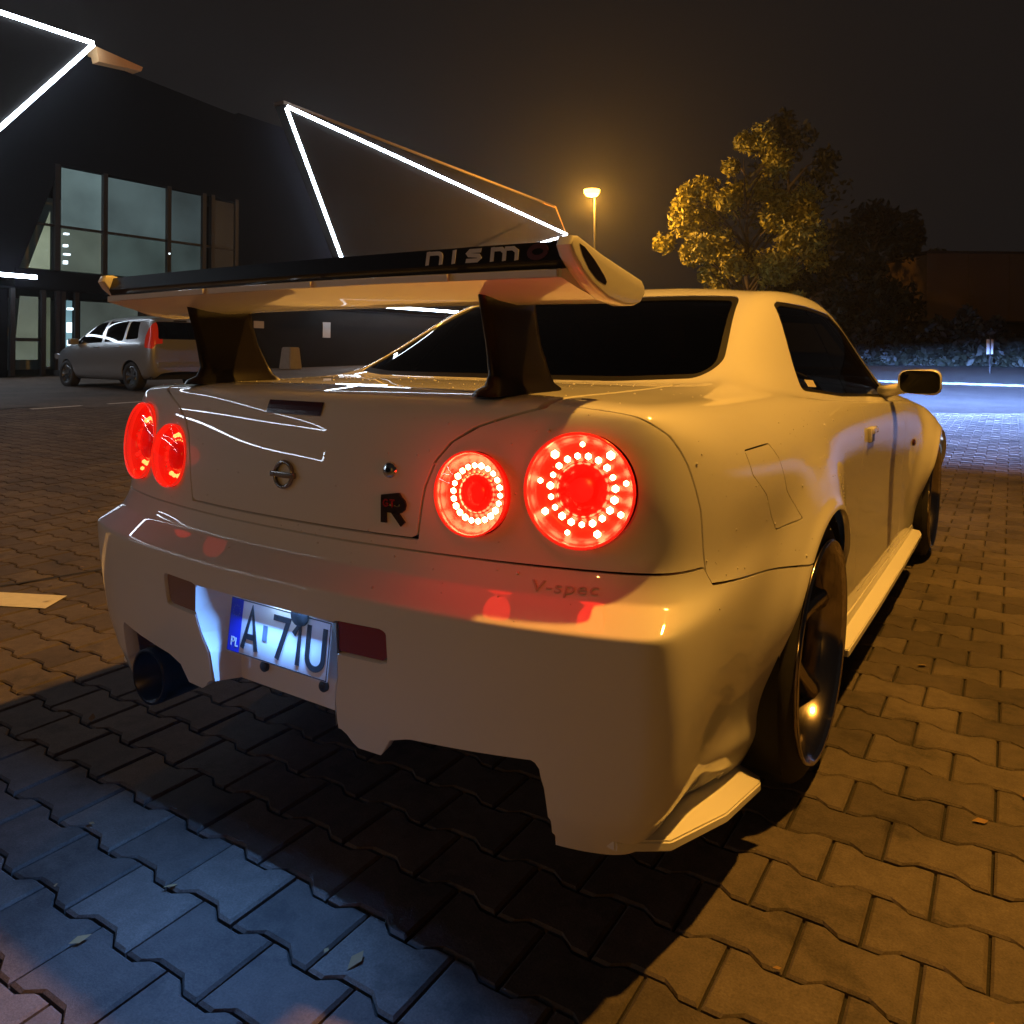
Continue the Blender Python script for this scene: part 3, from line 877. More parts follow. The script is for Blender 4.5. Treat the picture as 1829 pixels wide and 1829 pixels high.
# ---- wheels
def wheel(cx, cy, cz, sg):
    M = Matrix.Translation((cx, cy, cz)) @ Matrix.Rotation(R(0 if sg > 0 else 180), 4, 'Z') @ Matrix.Rotation(R(2.0), 4, 'Y')
    Rr = .268
    V, F = lathe([(-.24, Rr - .006), (-.235, Rr - .018), (-.12, Rr - .03), (-.055, Rr - .026), (-.022, Rr - .016), (-.008, Rr - .008), (.000, Rr), (.004, Rr + .003), (-.004, Rr + .006), (-.02, Rr)], 64)
    wh = add_mesh('wheel', tf(M, V), F, GUNMETAL, car, True)
    V, F = lathe([(-.006, Rr + .002), (-.010, Rr + .012), (-.016, Rr + .030), (-.024, Rr + .046), (-.036, Rr + .056), (-.055, Rr + .061), (-.13, Rr + .063), (-.21, Rr + .061), (-.235, Rr + .05), (-.25, Rr + .02), (-.24, Rr - .004)], 64)
    add_mesh('tyre', tf(M, V), F, RUBBER, wh, True)
    V, F = lathe([(-.030, Rr - .018), (-.008, Rr - .0075), (.0012, Rr - .001), (.0055, Rr + .003), (.002, Rr + .0045)], 72)
    add_mesh('rim_lip', tf(M, V), F, mat('polished_lip', (.62, .56, .50), .10, 1), wh, True)
    # six spokes with a raised spine
    for k in range(6):
        a = R(60 * k + 14); V = []
        for rr, hw, x in ((.045, .030, -.085), (.10, .026, -.075), (.18, .024, -.062), (.250, .036, -.040)):
            for t, dx in ((-hw, -.030), (-hw * .75, -.004), (0, .004), (hw * .75, -.004), (hw, -.030)):
                V.append((x + dx, rr * math.cos(a) - t * math.sin(a), rr * math.sin(a) + t * math.cos(a)))
        F = [(i * 5 + q, i * 5 + q + 1, (i + 1) * 5 + q + 1, (i + 1) * 5 + q) for i in range(3) for q in range(4)]
        add_mesh('spoke', tf(M, V), F, GUNMETAL, wh, True)
    V, F = lathe([(-.12, .075), (-.085, .075), (-.075, .066), (-.072, .036), (-.062, .033), (-.060, .0005)], 32)
    add_mesh('hub', tf(M, V), F, GUNMETAL, wh, True)
    V, F = lathe([(-.150, .165), (-.125, .165), (-.125, .08), (-.118, .075), (-.118, .0005)], 48)
    add_mesh('brake_disc', tf(M, V), F, STEEL, wh, True)
for cy, cz in (WR_REAR, WR_FRONT):
    for sg in (1, -1):
        wheel(sg * (.862 if cy < 1 else .868), cy, .331, sg)

# ---- mirrors
for sg in (1, -1):
    bm = bmesh.new()
    bmesh.ops.create_cube(bm, size=1)
    bmesh.ops.scale(bm, vec=(.172, .115, .118), verts=bm.verts)
    for v in bm.verts:
        if v.co.y > 0: v.co.x *= .72; v.co.z *= .68; v.co.x += -.012 * sg
        if v.co.x * sg < 0: v.co.z *= .86
    bmesh.ops.bevel(bm, geom=list(bm.edges), offset=.034, segments=4, affect='EDGES', profile=.5)
    bmesh.ops.translate(bm, vec=(sg * .921, 1.49, .968), verts=bm.verts)
    mi = from_bm('mirror', bm, PAINT, car, 60)
    V = []; K = 28
    for k in range(K):
        t = 2 * math.pi * k / K
        V.append((sg * .922 + .072 * math.copysign(abs(math.cos(t)) ** .5, math.cos(t)), 1.4305, .968 + .046 * math.copysign(abs(math.sin(t)) ** .5, math.sin(t))))
    add_mesh('mirror_glass', V, [tuple(range(K))], mat('mirror_glass', (.004, .004, .004), .04, spec=.25), mi)
    V, F = tube([(sg * .775, 1.56, .915), (sg * .81, 1.535, .93), (sg * .86, 1.51, .945)], [.04, .032, .030], 14)
    add_mesh('mirror_arm', [(x, y, .93 + (z - .93) * .75) for x, y, z in V], F, PAINT, mi, True)
# sail panel, door handles, side marker
for sg in (1, -1):
    d_ = door_o[sg]
    p, n = hit((sg * 2, .87, .795), (-sg, 0, 0))
    hx = p.x
    V = [(hx - sg * .004, .815, .835), (hx - sg * .004, .93, .826), (hx - sg * .004, .93, .772), (hx - sg * .004, .815, .778)]
    bm = bmesh.new(); bm_box(bm, (hx + sg * .006, .90, .812), (.018, .12, .022), None, .006); bm_box(bm, (hx + sg * .004, .835, .800), (.016, .03, .05), None, .006)
    from_bm('door_handle', bm, PAINT, d_, 40)
    box('door_handle_pocket', (hx + sg * .001, .905, .785), (.004, .09, .028), BLACK, d_)
    p, n = hit((sg * 2, 2.06, .665), (-sg, 0, 0))
    V, F = lathe([(-.002, .021), (.006, .019), (.009, .011), (.0095, .0005)], 20)
    add_mesh('side_marker', [(p.x + sg * a, b_ * 1.4 + p.y, c * .8 + p.z) for a, b_, c in V], F, mat('dark_amber', (.05, .012, .004), .2), car, True)
# window sticker low on the quarter glass
V = []
for y, z in ((.325, .978), (.415, .974), (.415, .995), (.325, .999)):
    p, n = hit((2, y, z), (-1, 0, 0)); V.append(tuple(p + n * .001))
add_mesh('window_sticker', V, [(0, 1, 2, 3)], mat('sticker', (.55, .5, .42), .5), car)
# ---- cabin
SEAT = mat('seat_cloth', (.02, .018, .018), .9)
for sx in (-.36, .36):
    bm = bmesh.new(); bm_box(bm, (0, 0, .0), (.48, .50, .16), None, .05); bm_box(bm, (0, -.24, .34), (.46, .13, .66), Matrix.Rotation(R(14), 4, 'X'), .05); bm_box(bm, (0, -.35, .70), (.26, .09, .16), Matrix.Rotation(R(8), 4, 'X'), .03)
    bmesh.ops.translate(bm, vec=(sx, 1.05, .42), verts=bm.verts); from_bm('seat', bm, SEAT, car, 40)
box('rear_bench', (0, .28, .62), (1.2, .3, .44), SEAT, car, .06)
box('parcel_shelf', (0, -.02, .93), (1.24, .34, .04), SEAT, car, .01)
box('dashboard', (0, 1.86, .78), (1.36, .38, .22), SEAT, car, .06)
box('cabin_floor', (0, 1.1, .28), (1.46, 2.0, .03), DARK, car)
V = []; F = []
for k in range(32):
    t = 2 * math.pi * k / 32
    for q in range(8):
        u = 2 * math.pi * q / 8; rr = .18 + .014 * math.cos(u)
        V.append((.36 + rr * math.cos(t), 1.58 + .014 * math.sin(u) - .3 * rr * math.sin(t) * .8, .83 + rr * math.sin(t) * .93))
F = [(k * 8 + q, k * 8 + (q + 1) % 8, ((k + 1) % 32) * 8 + (q + 1) % 8, ((k + 1) % 32) * 8 + q) for k in range(32) for q in range(8)]
add_mesh('steering_wheel', V, F, BLACK, car, True)
# headlamps with their low beams
HL = mat('headlamp_glass', (.8, .85, .9), .1, emit=(.7, .82, 1), estr=6)
for sg in (1, -1):
    p, n = hit((sg * .62, 5, .60), (0, -1, 0))
    bm = bmesh.new(); bm_box(bm, (0, 0, 0), (.30, .06, .11), None, .02)
    bmesh.ops.translate(bm, vec=(p.x, p.y + .012, p.z), verts=bm.verts); hl = from_bm('headlamp', bm, HL, car, 40)
    sp = bpy.data.lights.new('low_beam', 'SPOT'); sp.energy = 700; sp.color = (.20, .38, 1.0); sp.spot_size = R(76); sp.spot_blend = .8; sp.shadow_soft_size = .03
    sp.use_nodes = True; t = sp.node_tree; e = t.nodes['Emission']
    ge = t.nodes.new('ShaderNodeNewGeometry'); sx_ = t.nodes.new('ShaderNodeSeparateXYZ'); t.links.new(ge.outputs['Incoming'], sx_.inputs[0])
    ab = t.nodes.new('ShaderNodeMath'); ab.operation = 'ABSOLUTE'; t.links.new(sx_.outputs['Z'], ab.inputs[0])
    mx_ = t.nodes.new('ShaderNodeMath'); mx_.operation = 'MAXIMUM'; mx_.inputs[1].default_value = .034; t.links.new(ab.outputs[0], mx_.inputs[0])
    pw = t.nodes.new('ShaderNodeMath'); pw.operation = 'POWER'; pw.inputs[1].default_value = -3.3; t.links.new(mx_.outputs[0], pw.inputs[0])
    ml = t.nodes.new('ShaderNodeMath'); ml.operation = 'MULTIPLY'; ml.inputs[1].default_value = .012; t.links.new(pw.outputs[0], ml.inputs[0])
    t.links.new(ml.outputs[0], e.inputs['Strength'])
    so = bpy.data.objects.new('low_beam', sp); COL.objects.link(so); so.parent = car
    so.location = (p.x, p.y + .07, p.z); so.rotation_euler = Vector((.12, 1, -.093)).to_track_quat('-Z', 'Y').to_euler()
    so.scale = (1, .17, 1)

# ---- rain drops left on the paint
rg = random.Random(4); V = []; F = []
def drop(o, d):
    p, n = hit(o, d)
    if p is None: return
    r = rg.uniform(.0010, .0024) * (1.5 if rg.random() < .12 else 1); i = len(V)
    a = n.orthogonal().normalized(); b_ = n.cross(a)
    V.append(p + n * r * .75)
    for h_, q in ((.45, .75), (0, 1.0)):
        for k in range(7):
            t = 2 * math.pi * k / 7; V.append(p + n * r * h_ + (a * math.cos(t) + b_ * math.sin(t)) * r * q)
    for k in range(7):
        F.append((i, i + 1 + k, i + 1 + (k + 1) % 7)); F.append((i + 1 + k, i + 8 + k, i + 8 + (k + 1) % 7, i + 1 + (k + 1) % 7))
for _ in range(150): drop((2, rg.uniform(-.80, 1.7), rg.uniform(.62, .93)), (-1, 0, 0))
for _ in range(110): drop((rg.uniform(-.7, .7), -2.5, rg.uniform(.62, .96)), (0, 1, 0))
for _ in range(120): drop((rg.uniform(-.7, .7), rg.uniform(-.92, -.30), 1.04), (0, 0, -1))
dr_ = add_mesh('water_drops', V, F, mat('water_drop', (.70, .69, .67), .03, 0, 1.0, coat_rough=.0), car, True); dr_['kind'] = 'stuff'
# ================================================================== THE SETTING
def at(u, v, s):
    """world point seen at photo pixel (u, v) at view depth s metres"""
    d = FV + RV * ((u - 916.69) / 1411.36) - UV * ((v - 635.8) / 1411.36)
    return CAM + d * s
def at_ground(u, s):
    p = at(u, 640, s); return Vector((p.x, p.y, gz(p.x, p.y)))

# ---- street lamps
SODIUM = (1.0, .445, .052)
LAMP_HEAD = mat('lamp_housing', (.12, .12, .12), .5, .5)
POLE = mat('galvanised_pole', (.012, .012, .012), .7, 0)
LAMP_GLOW = mat('sodium_glow', (1, .7, .3), .4, emit=(1, .56, .16), estr=420)
def street_lamp(base, head, energy, label, glow=LAMP_GLOW, r=.11, k=1):
    t = empty('street_lamp', base); b = Vector(base); h = Vector(head) - b
    arm = Vector((h.x, h.y, 0))
    V, F = tube([(0, 0, -.3), (0, 0, h.z * .5), (0, 0, h.z - .1), arm * .25 + Vector((0, 0, h.z + .12)), arm * .8 + Vector((0, 0, h.z + .16))], [.09, .07, .05, .04, .035], 12)
    add_mesh('pole', V, F, POLE, t, True)
    an = math.atan2(arm.y, arm.x) if arm.length > .01 else 0
    bm = bmesh.new(); bm_box(bm, (0, 0, .10), (.75, .30, .14), None, .05)
    o = from_bm('lamp_head', bm, LAMP_HEAD, t, 40, loc=(h.x, h.y, h.z)); o.rotation_euler[2] = an
    V, F = lathe([(.03, .13), (-.02, .125), (-.06, .09), (-.08, .0005)], 24, 'z')
    add_mesh('lamp_bulb', [(x * k + h.x, y * k + h.y, z * k + h.z) for x, y, z in V], F, glow, t, True)
    l = bpy.data.lights.new('street_light', 'POINT'); l.energy = energy; l.color = SODIUM; l.shadow_soft_size = r
    lo = bpy.data.objects.new('street_light', l); COL.objects.link(lo); lo.parent = t; lo.location = (h.x, h.y, h.z - .12 - .1 * k)
    tag(t, label, 'street lamp', 'sodium street lamps')
    return t
street_lamp((6.1, 2.3, 0), (2.84, 1.22, 8.0), 3250, 'sodium street lamp standing to the right of the white coupe')
street_lamp((5.6, -29.0, 0), (4.2, -27.5, 8.0), 1700, 'sodium street lamp far behind the camera, lighting the coupe\'s rear')  # added lamp out of view, a warm fill for the rear panels
hp = at(1057, 346, 40); bp_ = at_ground(1060, 40.6)
street_lamp(bp_, (hp.x, hp.y, hp.z + .1), 5600, 'glowing orange street lamp on a tall pole beside the leafy tree', mat('sodium_glow_far', (1, .7, .3), .4, emit=(1, .46, .07), estr=10), .2, 3.2)

# ---- ground
def paver_mat(name, island):
    m = bpy.data.materials.new(name); m.use_nodes = True; t = m.node_tree; b = t.nodes['Principled BSDF']
    tc = t.nodes.new('ShaderNodeTexCoord'); geo = t.nodes.new('ShaderNodeNewGeometry')
    oi = t.nodes.new('ShaderNodeObjectInfo')
    def noise(sc, det=5, rough=.6):
        n = t.nodes.new('ShaderNodeTexNoise'); n.inputs['Scale'].default_value = sc; n.inputs['Detail'].default_value = det; n.inputs['Roughness'].default_value = rough
        t.links.new(geo.outputs['Position'], n.inputs['Vector']); return n
    fine = noise(240, 3); mid = noise(26); big = noise(1.1)
    rnd = noise(9, 3).outputs['Fac'] if island == 'far' else (geo.outputs['Random Per Island'] if island else oi.outputs['Random'])
    rp = t.nodes.new('ShaderNodeValToRGB'); e = rp.color_ramp.elements
    e[0].position = 0; e[0].color = (.064, .050, .041, 1); e[1].position = 1; e[1].color = (.112, .089, .072, 1)
    t.links.new(rnd, rp.inputs[0])
    def mixc(a, bcol, fac, mode='MULTIPLY', amt=1):
        x = t.nodes.new('ShaderNodeMix'); x.data_type = 'RGBA'; x.blend_type = mode
        x.inputs[0].default_value = amt; t.links.new(a, x.inputs[6]); t.links.new(bcol, x.inputs[7]); return x.outputs[2]
    def ramp(n, lo, hi, p0=.3, p1=.7):
        r_ = t.nodes.new('ShaderNodeValToRGB'); r_.color_ramp.elements[0].position = p0; r_.color_ramp.elements[1].position = p1
        r_.color_ramp.elements[0].color = (lo, lo, lo, 1); r_.color_ramp.elements[1].color = (hi, hi, hi, 1); t.links.new(n.outputs['Fac'], r_.inputs[0]); return r_.outputs[0]
    c = mixc(rp.outputs[0], ramp(fine, .72, 1.22), 1); c = mixc(c, ramp(mid, .78, 1.15), 1); c = mixc(c, ramp(big, .62, 1.22), 1); c = mixc(c, ramp(noise(4.5, 6, .7), .55, 1.0, .34, .46), 1)
    vor = t.nodes.new('ShaderNodeTexVoronoi'); vor.inputs['Scale'].default_value = 120; t.links.new(geo.outputs['Position'], vor.inputs['Vector'])
    t.links.new(c, b.inputs['Base Color']); b.inputs['Roughness'].default_value = .8; b.inputs['Specular IOR Level'].default_value = .35
    bp = t.nodes.new('ShaderNodeBump'); bp.inputs['Strength'].default_value = .55; bp.inputs['Distance'].default_value = .0018
    ad = t.nodes.new('ShaderNodeMath'); ad.operation = 'ADD'; t.links.new(fine.outputs['Fac'], ad.inputs[0]); t.links.new(mid.outputs['Fac'], ad.inputs[1])
    t.links.new(ad.outputs[0], bp.inputs['Height']); t.links.new(bp.outputs[0], b.inputs['Normal'])
    return m
PAVER_OBJ = paver_mat('concrete_paver', False); PAVER_ISL = paver_mat('concrete_paver_field', True)
WHITE_LINE = mat('worn_white_paver', (.62, .60, .56), .75, noise=(30, .18), bump=(200, .5, .002))
JOINT = mat('joint_sand', (.016, .014, .012), .95, noise=(60, .4), bump=(150, .6, .004))
FAR_PAVE = paver_mat('far_paving', 'far')
GRASS = mat('verge_grass', (.030, .035, .012), .9, noise=(5, .5), bump=(40, 1, .03))

# one sheet to the horizon, finer near the camera, following the slope
xs_ = sorted(set([-400, -200, -120, -80, -60, -45] + list(np.arange(-36, 37, 2.0)) + [45, 60, 80, 120, 200, 400]))
ys_ = sorted(set([-400, -200, -100, -60, -40, -30] + list(np.arange(-22, 51, 2.0)) + [60, 80, 120, 200, 400]))
def gzs(x, y): return min(gz(x, y), .9)
V = [(x, y, gzs(x, y) - .016) for y in ys_ for x in xs_]
nx = len(xs_); F = [(j * nx + i, j * nx + i + 1, (j + 1) * nx + i + 1, (j + 1) * nx + i) for j in range(len(ys_) - 1) for i in range(nx - 1)]
g_ = add_mesh('ground', V, F, JOINT, None, True); g_['kind'] = 'structure'
# pavers: interlocking double-T blocks on the measured lattice
PA = R(.9639); E1 = Vector((math.cos(PA), math.sin(PA), 0)); E2 = Vector((math.sin(PA), -math.cos(PA), 0))
PO = Vector((.93744, -.31938, 0)); PL, PW = .200, .14614
def wave(s):
    """edge offset along a block: wide at its ends, narrow in the middle; s in 0..1"""
    d = min(s, 1 - s)
    return .0105 if d < .17 else (-.0105 if d > .33 else .0105 - .021 * (d - .17) / .16)
SS = [0, .17, .33, .5, .67, .83, 1]
GAP = .0030
def paver_outline(inset):
    L0, L1 = -PL / 2 + inset, PL / 2 - inset
    a = [(L0 + (L1 - L0) * s, PW / 2 + wave(s) - inset) for s in SS]
    b_ = [(L0 + (L1 - L0) * s, -PW / 2 - wave(s) + inset) for s in SS[::-1]]
    return a + b_
O0 = paver_outline(GAP); O1 = paver_outline(GAP + .0055); NP_ = len(O0)
def paver_geo(px_, py_, z, tx=0, ty=0, ring=True):
    V = []
    for O, dz in ((O1, 0), (O0, -.0045), (O0, -.022)):
        for a, b_ in O:
            q = E1 * a + E2 * b_
            V.append((px_ + q.x, py_ + q.y, z + dz + tx * q.x + ty * q.y))
    F = [tuple(range(NP_))[::-1]]
    for r_ in range(2):
        for k in range(NP_):
            F.append((r_ * NP_ + k, r_ * NP_ + (k + 1) % NP_, (r_ + 1) * NP_ + (k + 1) % NP_, (r_ + 1) * NP_ + k))
    return V, F
pv, pf = paver_geo(0, 0, 0)
pme = bpy.data.meshes.new('paver'); pme.from_pydata(pv, [], pf); pme.materials.append(PAVER_OBJ); pme.update()
bmx = bmesh.new(); bmx.from_mesh(pme); bmesh.ops.recalc_face_normals(bmx, faces=bmx.faces); bmx.to_mesh(pme); bmx.free()
pav = []
for r_ in range(-98, 45):
    for c_ in range(-66, 26):
        # the straight joints sit at c (+ half in odd rows); the block centre is half a block further
        s_ = c_ + .5 + (.5 if r_ % 2 else 0)
        q = PO + E1 * (s_ * PL) + E2 * (r_ * PW)
        d = Vector((q.x - CAM.x, q.y - CAM.y, 0)); dep = d.dot(FH); lat = d.dot(Vector((RV.x, RV.y, 0)))
        if dep < -1.4 or dep > 13.2 or abs(lat) > 1.5 + .74 * max(dep, 0) or q.y < -5.2: continue
        inview = dep > .85 and abs(lat) < .66 * dep
        pav.append((q, dep, lat, inview))
def hidden(q):  # under the coupe
    return abs(q.x) < .62 and -.75 < q.y < 3.2
vis = sorted([p for p in pav if p[3] and not hidden(p[0])], key=lambda p: (p[0] - CAM).length)
single = vis[:300]; sid = {id(p) for p in single}
pave_root = add_mesh('pavement', *(lambda: ([(-36, -22, -.03), (10, -22, -.03), (10, 20, -.03), (-36, 20, -.03)], [(0, 1, 2, 3)]))(), JOINT)
# the bedding under the blocks follows the slope just like the ground
bpy.data.objects.remove(pave_root)
bx_ = list(np.arange(-14, 8.1, 1.0)); by_ = list(np.arange(-7, 16.1, 1.0))
V = [(x, y, gzs(x, y) - .0125) for y in by_ for x in bx_]; n_ = len(bx_)
pave_root = add_mesh('pavement', V, [(j * n_ + i, j * n_ + i + 1, (j + 1) * n_ + i + 1, (j + 1) * n_ + i) for j in range(len(by_) - 1) for i in range(n_ - 1)], JOINT, None, True)
pave_root['kind'] = 'structure'
def is_white(q): return False
# worn painted bay line running obliquely over the blocks, and the dark filled joint beside it
V = [(-4.6, -1.43, .0042), (-4.53, -1.58, .0042), (-2.10, -.425, .0042), (-2.20, -.285, .0042)]
add_mesh('bay_line', V, [(0, 1, 2, 3)], WHITE_LINE, pave_root)
jp = [(-2.72, -.95), (-2.65, -.62), (-2.59, -.38), (-2.54, -.18), (-2.49, .02), (-2.46, .35), (-2.45, .9)]
V = []
for x, y in jp: V += [(x - .011, y, .0035), (x + .011, y, .0035)]
add_mesh('filled_joint', V, [(2 * i, 2 * i + 1, 2 * i + 3, 2 * i + 2) for i in range(len(jp) - 1)], JOINT, pave_root)
for p in single:
    q = p[0]
    o = bpy.data.objects.new('paver', pme); COL.objects.link(o); o.parent = pave_root
    o.location = (q.x, q.y, random.uniform(-.0016, .0016)); o.rotation_euler = (random.gauss(0, .0045), random.gauss(0, .0045), random.gauss(0, .003))
AV = []; AF = []; WV = []; WF = []
for p in pav:
    if id(p) in sid: continue
    q = p[0]
    V, F = paver_geo(q.x, q.y, gzs(q.x, q.y) + random.uniform(-.0018, .0018), random.gauss(0, .005), random.gauss(0, .005))
    T_ = (WV, WF) if is_white(q) else (AV, AF)
    o_ = len(T_[0]); T_[0].extend(V); T_[1].extend(tuple(i + o_ for i in f) for f in F)
pm = add_mesh('paver_field', AV, AF, PAVER_ISL, pave_root); pm['kind'] = 'stuff'
bmx = bmesh.new(); bmx.from_mesh(pm.data); bmesh.ops.recalc_face_normals(bmx, faces=bmx.faces); bmx.to_mesh(pm.data); bmx.free()
if WF:
    wp = add_mesh('white_painted_pavers', WV, WF, WHITE_LINE, pave_root); wp['kind'] = 'stuff'
    bmx = bmesh.new(); bmx.from_mesh(wp.data); bmesh.ops.recalc_face_normals(bmx, faces=bmx.faces); bmx.to_mesh(wp.data); bmx.free()
# car park beyond the built blocks: a ring sheet with the same stone colour
def far_z(x, y): return gzs(x, y) - .003
RH = Vector((RV.x, RV.y, 0)).normalized()
cells = []
V = []; F = []; vid_ = {}
def gv(i, j, st_):
    k = (i, j)
    if k not in vid_:
        x, y = i * st_, j * st_; vid_[k] = len(V); V.append((x, y, far_z(x, y)))
    return vid_[k]
ST = .5
for i in range(-44, 60):
    for j in range(-60, 92):
        cx_, cy_ = (i + .5) * ST, (j + .5) * ST
        d = Vector((cx_ - CAM.x, cy_ - CAM.y, 0)); dep = d.dot(FH); lat = d.dot(RH)
        inside = not (dep < -1.0 or dep > 12.8 or abs(lat) > 1.1 + .74 * max(dep, 0) or cy_ < -4.8)
        if inside or cx_ < -21.9 or cy_ > 22.6: continue
        F.append((gv(i, j, ST), gv(i + 1, j, ST), gv(i + 1, j + 1, ST), gv(i, j + 1, ST)))
fp = add_mesh('car_park', V, F, FAR_PAVE, None, True); fp['kind'] = 'structure'
# painted dashes of the lane line
for y0, y1 in ((4.2, 5.0), (5.45, 6.1), (2.3, 3.2)):
    V = [(-12.05, y0, 0), (-11.93, y0, 0), (-11.93, y1, 0), (-12.05, y1, 0)]
    V = [(x, y, gzs(x, y) + .005) for x, y, z in V]
    o = add_mesh('lane_dash', V, [(0, 1, 2, 3)], WHITE_LINE, fp)
# kerb, verge
kx = np.linspace(-21, 40, 62)
V = []; F = []
for x in kx:
    for dy, dz in ((0, -.05), (0, .035), (.015, .05), (.14, .05), (.15, -.05)):
        y = 23.0 + dy; V.append((x, y, gzs(x, y) + dz))
F = [(i * 5 + k, i * 5 + k + 1, (i + 1) * 5 + k + 1, (i + 1) * 5 + k) for i in range(len(kx) - 1) for k in range(4)]
kb = add_mesh('kerb', V, F, mat('kerb_concrete', (.07, .07, .07), .8, noise=(4, .25)), None); kb['kind'] = 'structure'
V = []; F = []
vx = np.linspace(-21, 60, 28); vy = [23.14, 26, 30, 36, 44, 60]
for y in vy:
    for x in vx: V.append((x, y, gzs(x, y) + .04 + random.uniform(-.03, .03) * (y > 24)))
F = [(j * 28 + i, j * 28 + i + 1, (j + 1) * 28 + i + 1, (j + 1) * 28 + i) for j in range(5) for i in range(27)]
vg = add_mesh('verge', V, F, GRASS, None, True); vg['kind'] = 'structure'

# fallen leaves and grit on the blocks
rg = random.Random(11); V = []; F = []
for k in range(110):
    dep = 1.2 + 7 * rg.random() ** 1.5; lat = rg.uniform(-.62, .66) * dep
    p = Vector((CAM.x, CAM.y, 0)) + FH * dep + RH * lat
    if abs(p.x) < .9 and -1.05 < p.y < 3.6: continue
    sz = rg.uniform(.008, .022); a = rg.uniform(0, 6.28); u = Vector((math.cos(a), math.sin(a), rg.uniform(-.2, .35))) * sz; v_ = Vector((-math.sin(a), math.cos(a), rg.uniform(-.2, .4))) * sz * .5
    p.z = gzs(p.x, p.y) + .006; i = len(V)
    V += [p - u, p - u * .2 + v_, p + u, p - u * .1 - v_]; F.append((i, i + 1, i + 2, i + 3))
lf = add_mesh('leaf_litter', V, F, mat('dry_leaf', (.22, .13, .05), .8)); tag(lf, 'small dry leaves scattered over the paving', 'leaves', kind='stuff')

# ---- the building with the LED zigzags (facade plane x = -22)
CLAD = mat('black_cladding', (.004, .004, .006), .8, spec=.0, noise=(.6, .25))
CLAD2 = mat('anthracite_panel', (.009, .008, .008), .85, spec=.05, noise=(.8, .25))
FIN = mat('fin_orange_lit', (.62, .36, .16), .7)  # orange of the sodium light is put into the fin colour
LEDW = mat('led_white', (1, 1, 1), .4, emit=(.72, .85, 1.0), estr=23)
FRAME = mat('window_frame', (.012, .012, .014), .4)
BX0 = -22.0
bld = empty('showroom_building', (BX0, 10, 0)); OB = Vector((BX0, 10, 0))
tag(bld, 'black showroom building with white LED zigzag lines and lit windows', 'building')
def bpart(name, V, F, m, parent=bld, smooth=False):
    o = add_mesh(name, [Vector(v) - OB for v in V], F, m, None, smooth); o.parent = parent if parent is not None else bld
    return o
def slab(name, poly, x0, x1, m, parent=bld):
    """polygon in (y, z) extruded from x0 (back) to x1 (front)"""
    n = len(poly); V = [(x0, y, z) for y, z in poly] + [(x1, y, z) for y, z in poly]
    F = [tuple(range(n))[::-1], tuple(range(n, 2 * n))] + [(k, (k + 1) % n, n + (k + 1) % n, n + k) for k in range(n)]
    bm = bmesh.new(); vv = [bm.verts.new(Vector(v) - OB) for v in V]
    for f in F: bm.faces.new([vv[i] for i in f])
    o = from_bm(name, bm, m, parent); return o
# upper storey wall with the window opening left free, lower storey set back
slab('upper_wall', [(-62, 3.05), (8.7, 3.05), (9.95, 6.5), (9.95, 9.9), (-62, 9.9)], -30, -22.45, CLAD)
slab('upper_wall', [(9.95, 6.5), (16.1, 6.4), (16.1, 9.5), (9.95, 9.95)], -30, -22.45, CLAD)
slab('upper_wall', [(16.1, 3.05), (33.5, 3.05), (33.5, 9.2), (16.1, 9.6)], -30, -22.45, CLAD)
slab('window_sill_band', [(8.7, 2.85), (16.1, 2.85), (16.1, 3.38), (8.7, 3.38)], -29.9, -22.42, CLAD)
slab('ground_wall', [(-62, 0), (8.6, 0), (8.6, 2.84), (-62, 2.84)], -29.8, -22.6, CLAD)
slab('ground_wall', [(12.6, 0), (31.5, 0), (31.5, 2.84), (12.6, 2.84)], -29.8, -22.6, CLAD2)
slab('room_back_wall', [(8.3, .2), (16.2, .2), (16.2, 6.4), (8.3, 6.4)], -29.7, -27.5, mat('room_wall', (.45, .5, .5), .8, noise=(.7, .2)))
slab('soffit', [(8.3, 2.80), (31.5, 2.80), (31.5, 2.86), (8.3, 2.86)], -27, -22.5, CLAD)
# faceted panels that carry the LED lines
slab('facet_panel', [(-3.5, 10.2), (10.6, 10.2), (4.9, 3.05), (-1, 3.05)], -22.44, -21.9, CLAD2)
slab('facet_panel', [(17.7, 10.25), (37.6, 9.55), (38.9, 8.17), (20.9, 3.05), (21.7, 3.05)], -22.44, -21.9, CLAD2)
slab('roof_fin', [(10.75, 10.15), (12.25, 9.98), (12.2, 9.84), (10.85, 9.72)], -22.6, -22.1, FIN)
slab('roof_fin', [(36.2, 9.75), (37.75, 9.7), (39.0, 8.3), (38.5, 8.35)], -22.3, -21.95, FIN)
slab('roof_edge', [(17.7, 10.28), (37.6, 9.62), (37.6, 9.72), (17.7, 10.40)], -22.5, -21.95, mat('roof_edge_metal', (.25, .2, .16), .4, .6))
def led(p, q, wd=.105, parent=bld):
    a = Vector((-21.86, *p)); b_ = Vector((-21.86, *q)); d = (b_ - a).normalized(); nrm = Vector((0, -d.z, d.y)) * wd / 2; th = Vector((.035, 0, 0))
    V = [a + nrm - th, a - nrm - th, b_ - nrm - th, b_ + nrm - th, a + nrm + th, a - nrm + th, b_ - nrm + th, b_ + nrm + th]
    F = [(0, 1, 2, 3), (7, 6, 5, 4), (0, 4, 5, 1), (1, 5, 6, 2), (2, 6, 7, 3), (3, 7, 4, 0)]
    return bpart('led_strip', V, F, LEDW)
led((-3.4, 10.08), (10.55, 10.12)); led((10.55, 10.08), (4.85, 3.1)); led((2.0, 3.1), (9.0, 3.1))
led((17.8, 10.18), (38.9, 8.2)); led((17.75, 10.12), (21.55, 3.12)); led((38.85, 8.12), (20.4, 3.08)); led((20.3, 3.04), (28.3, 3.06))
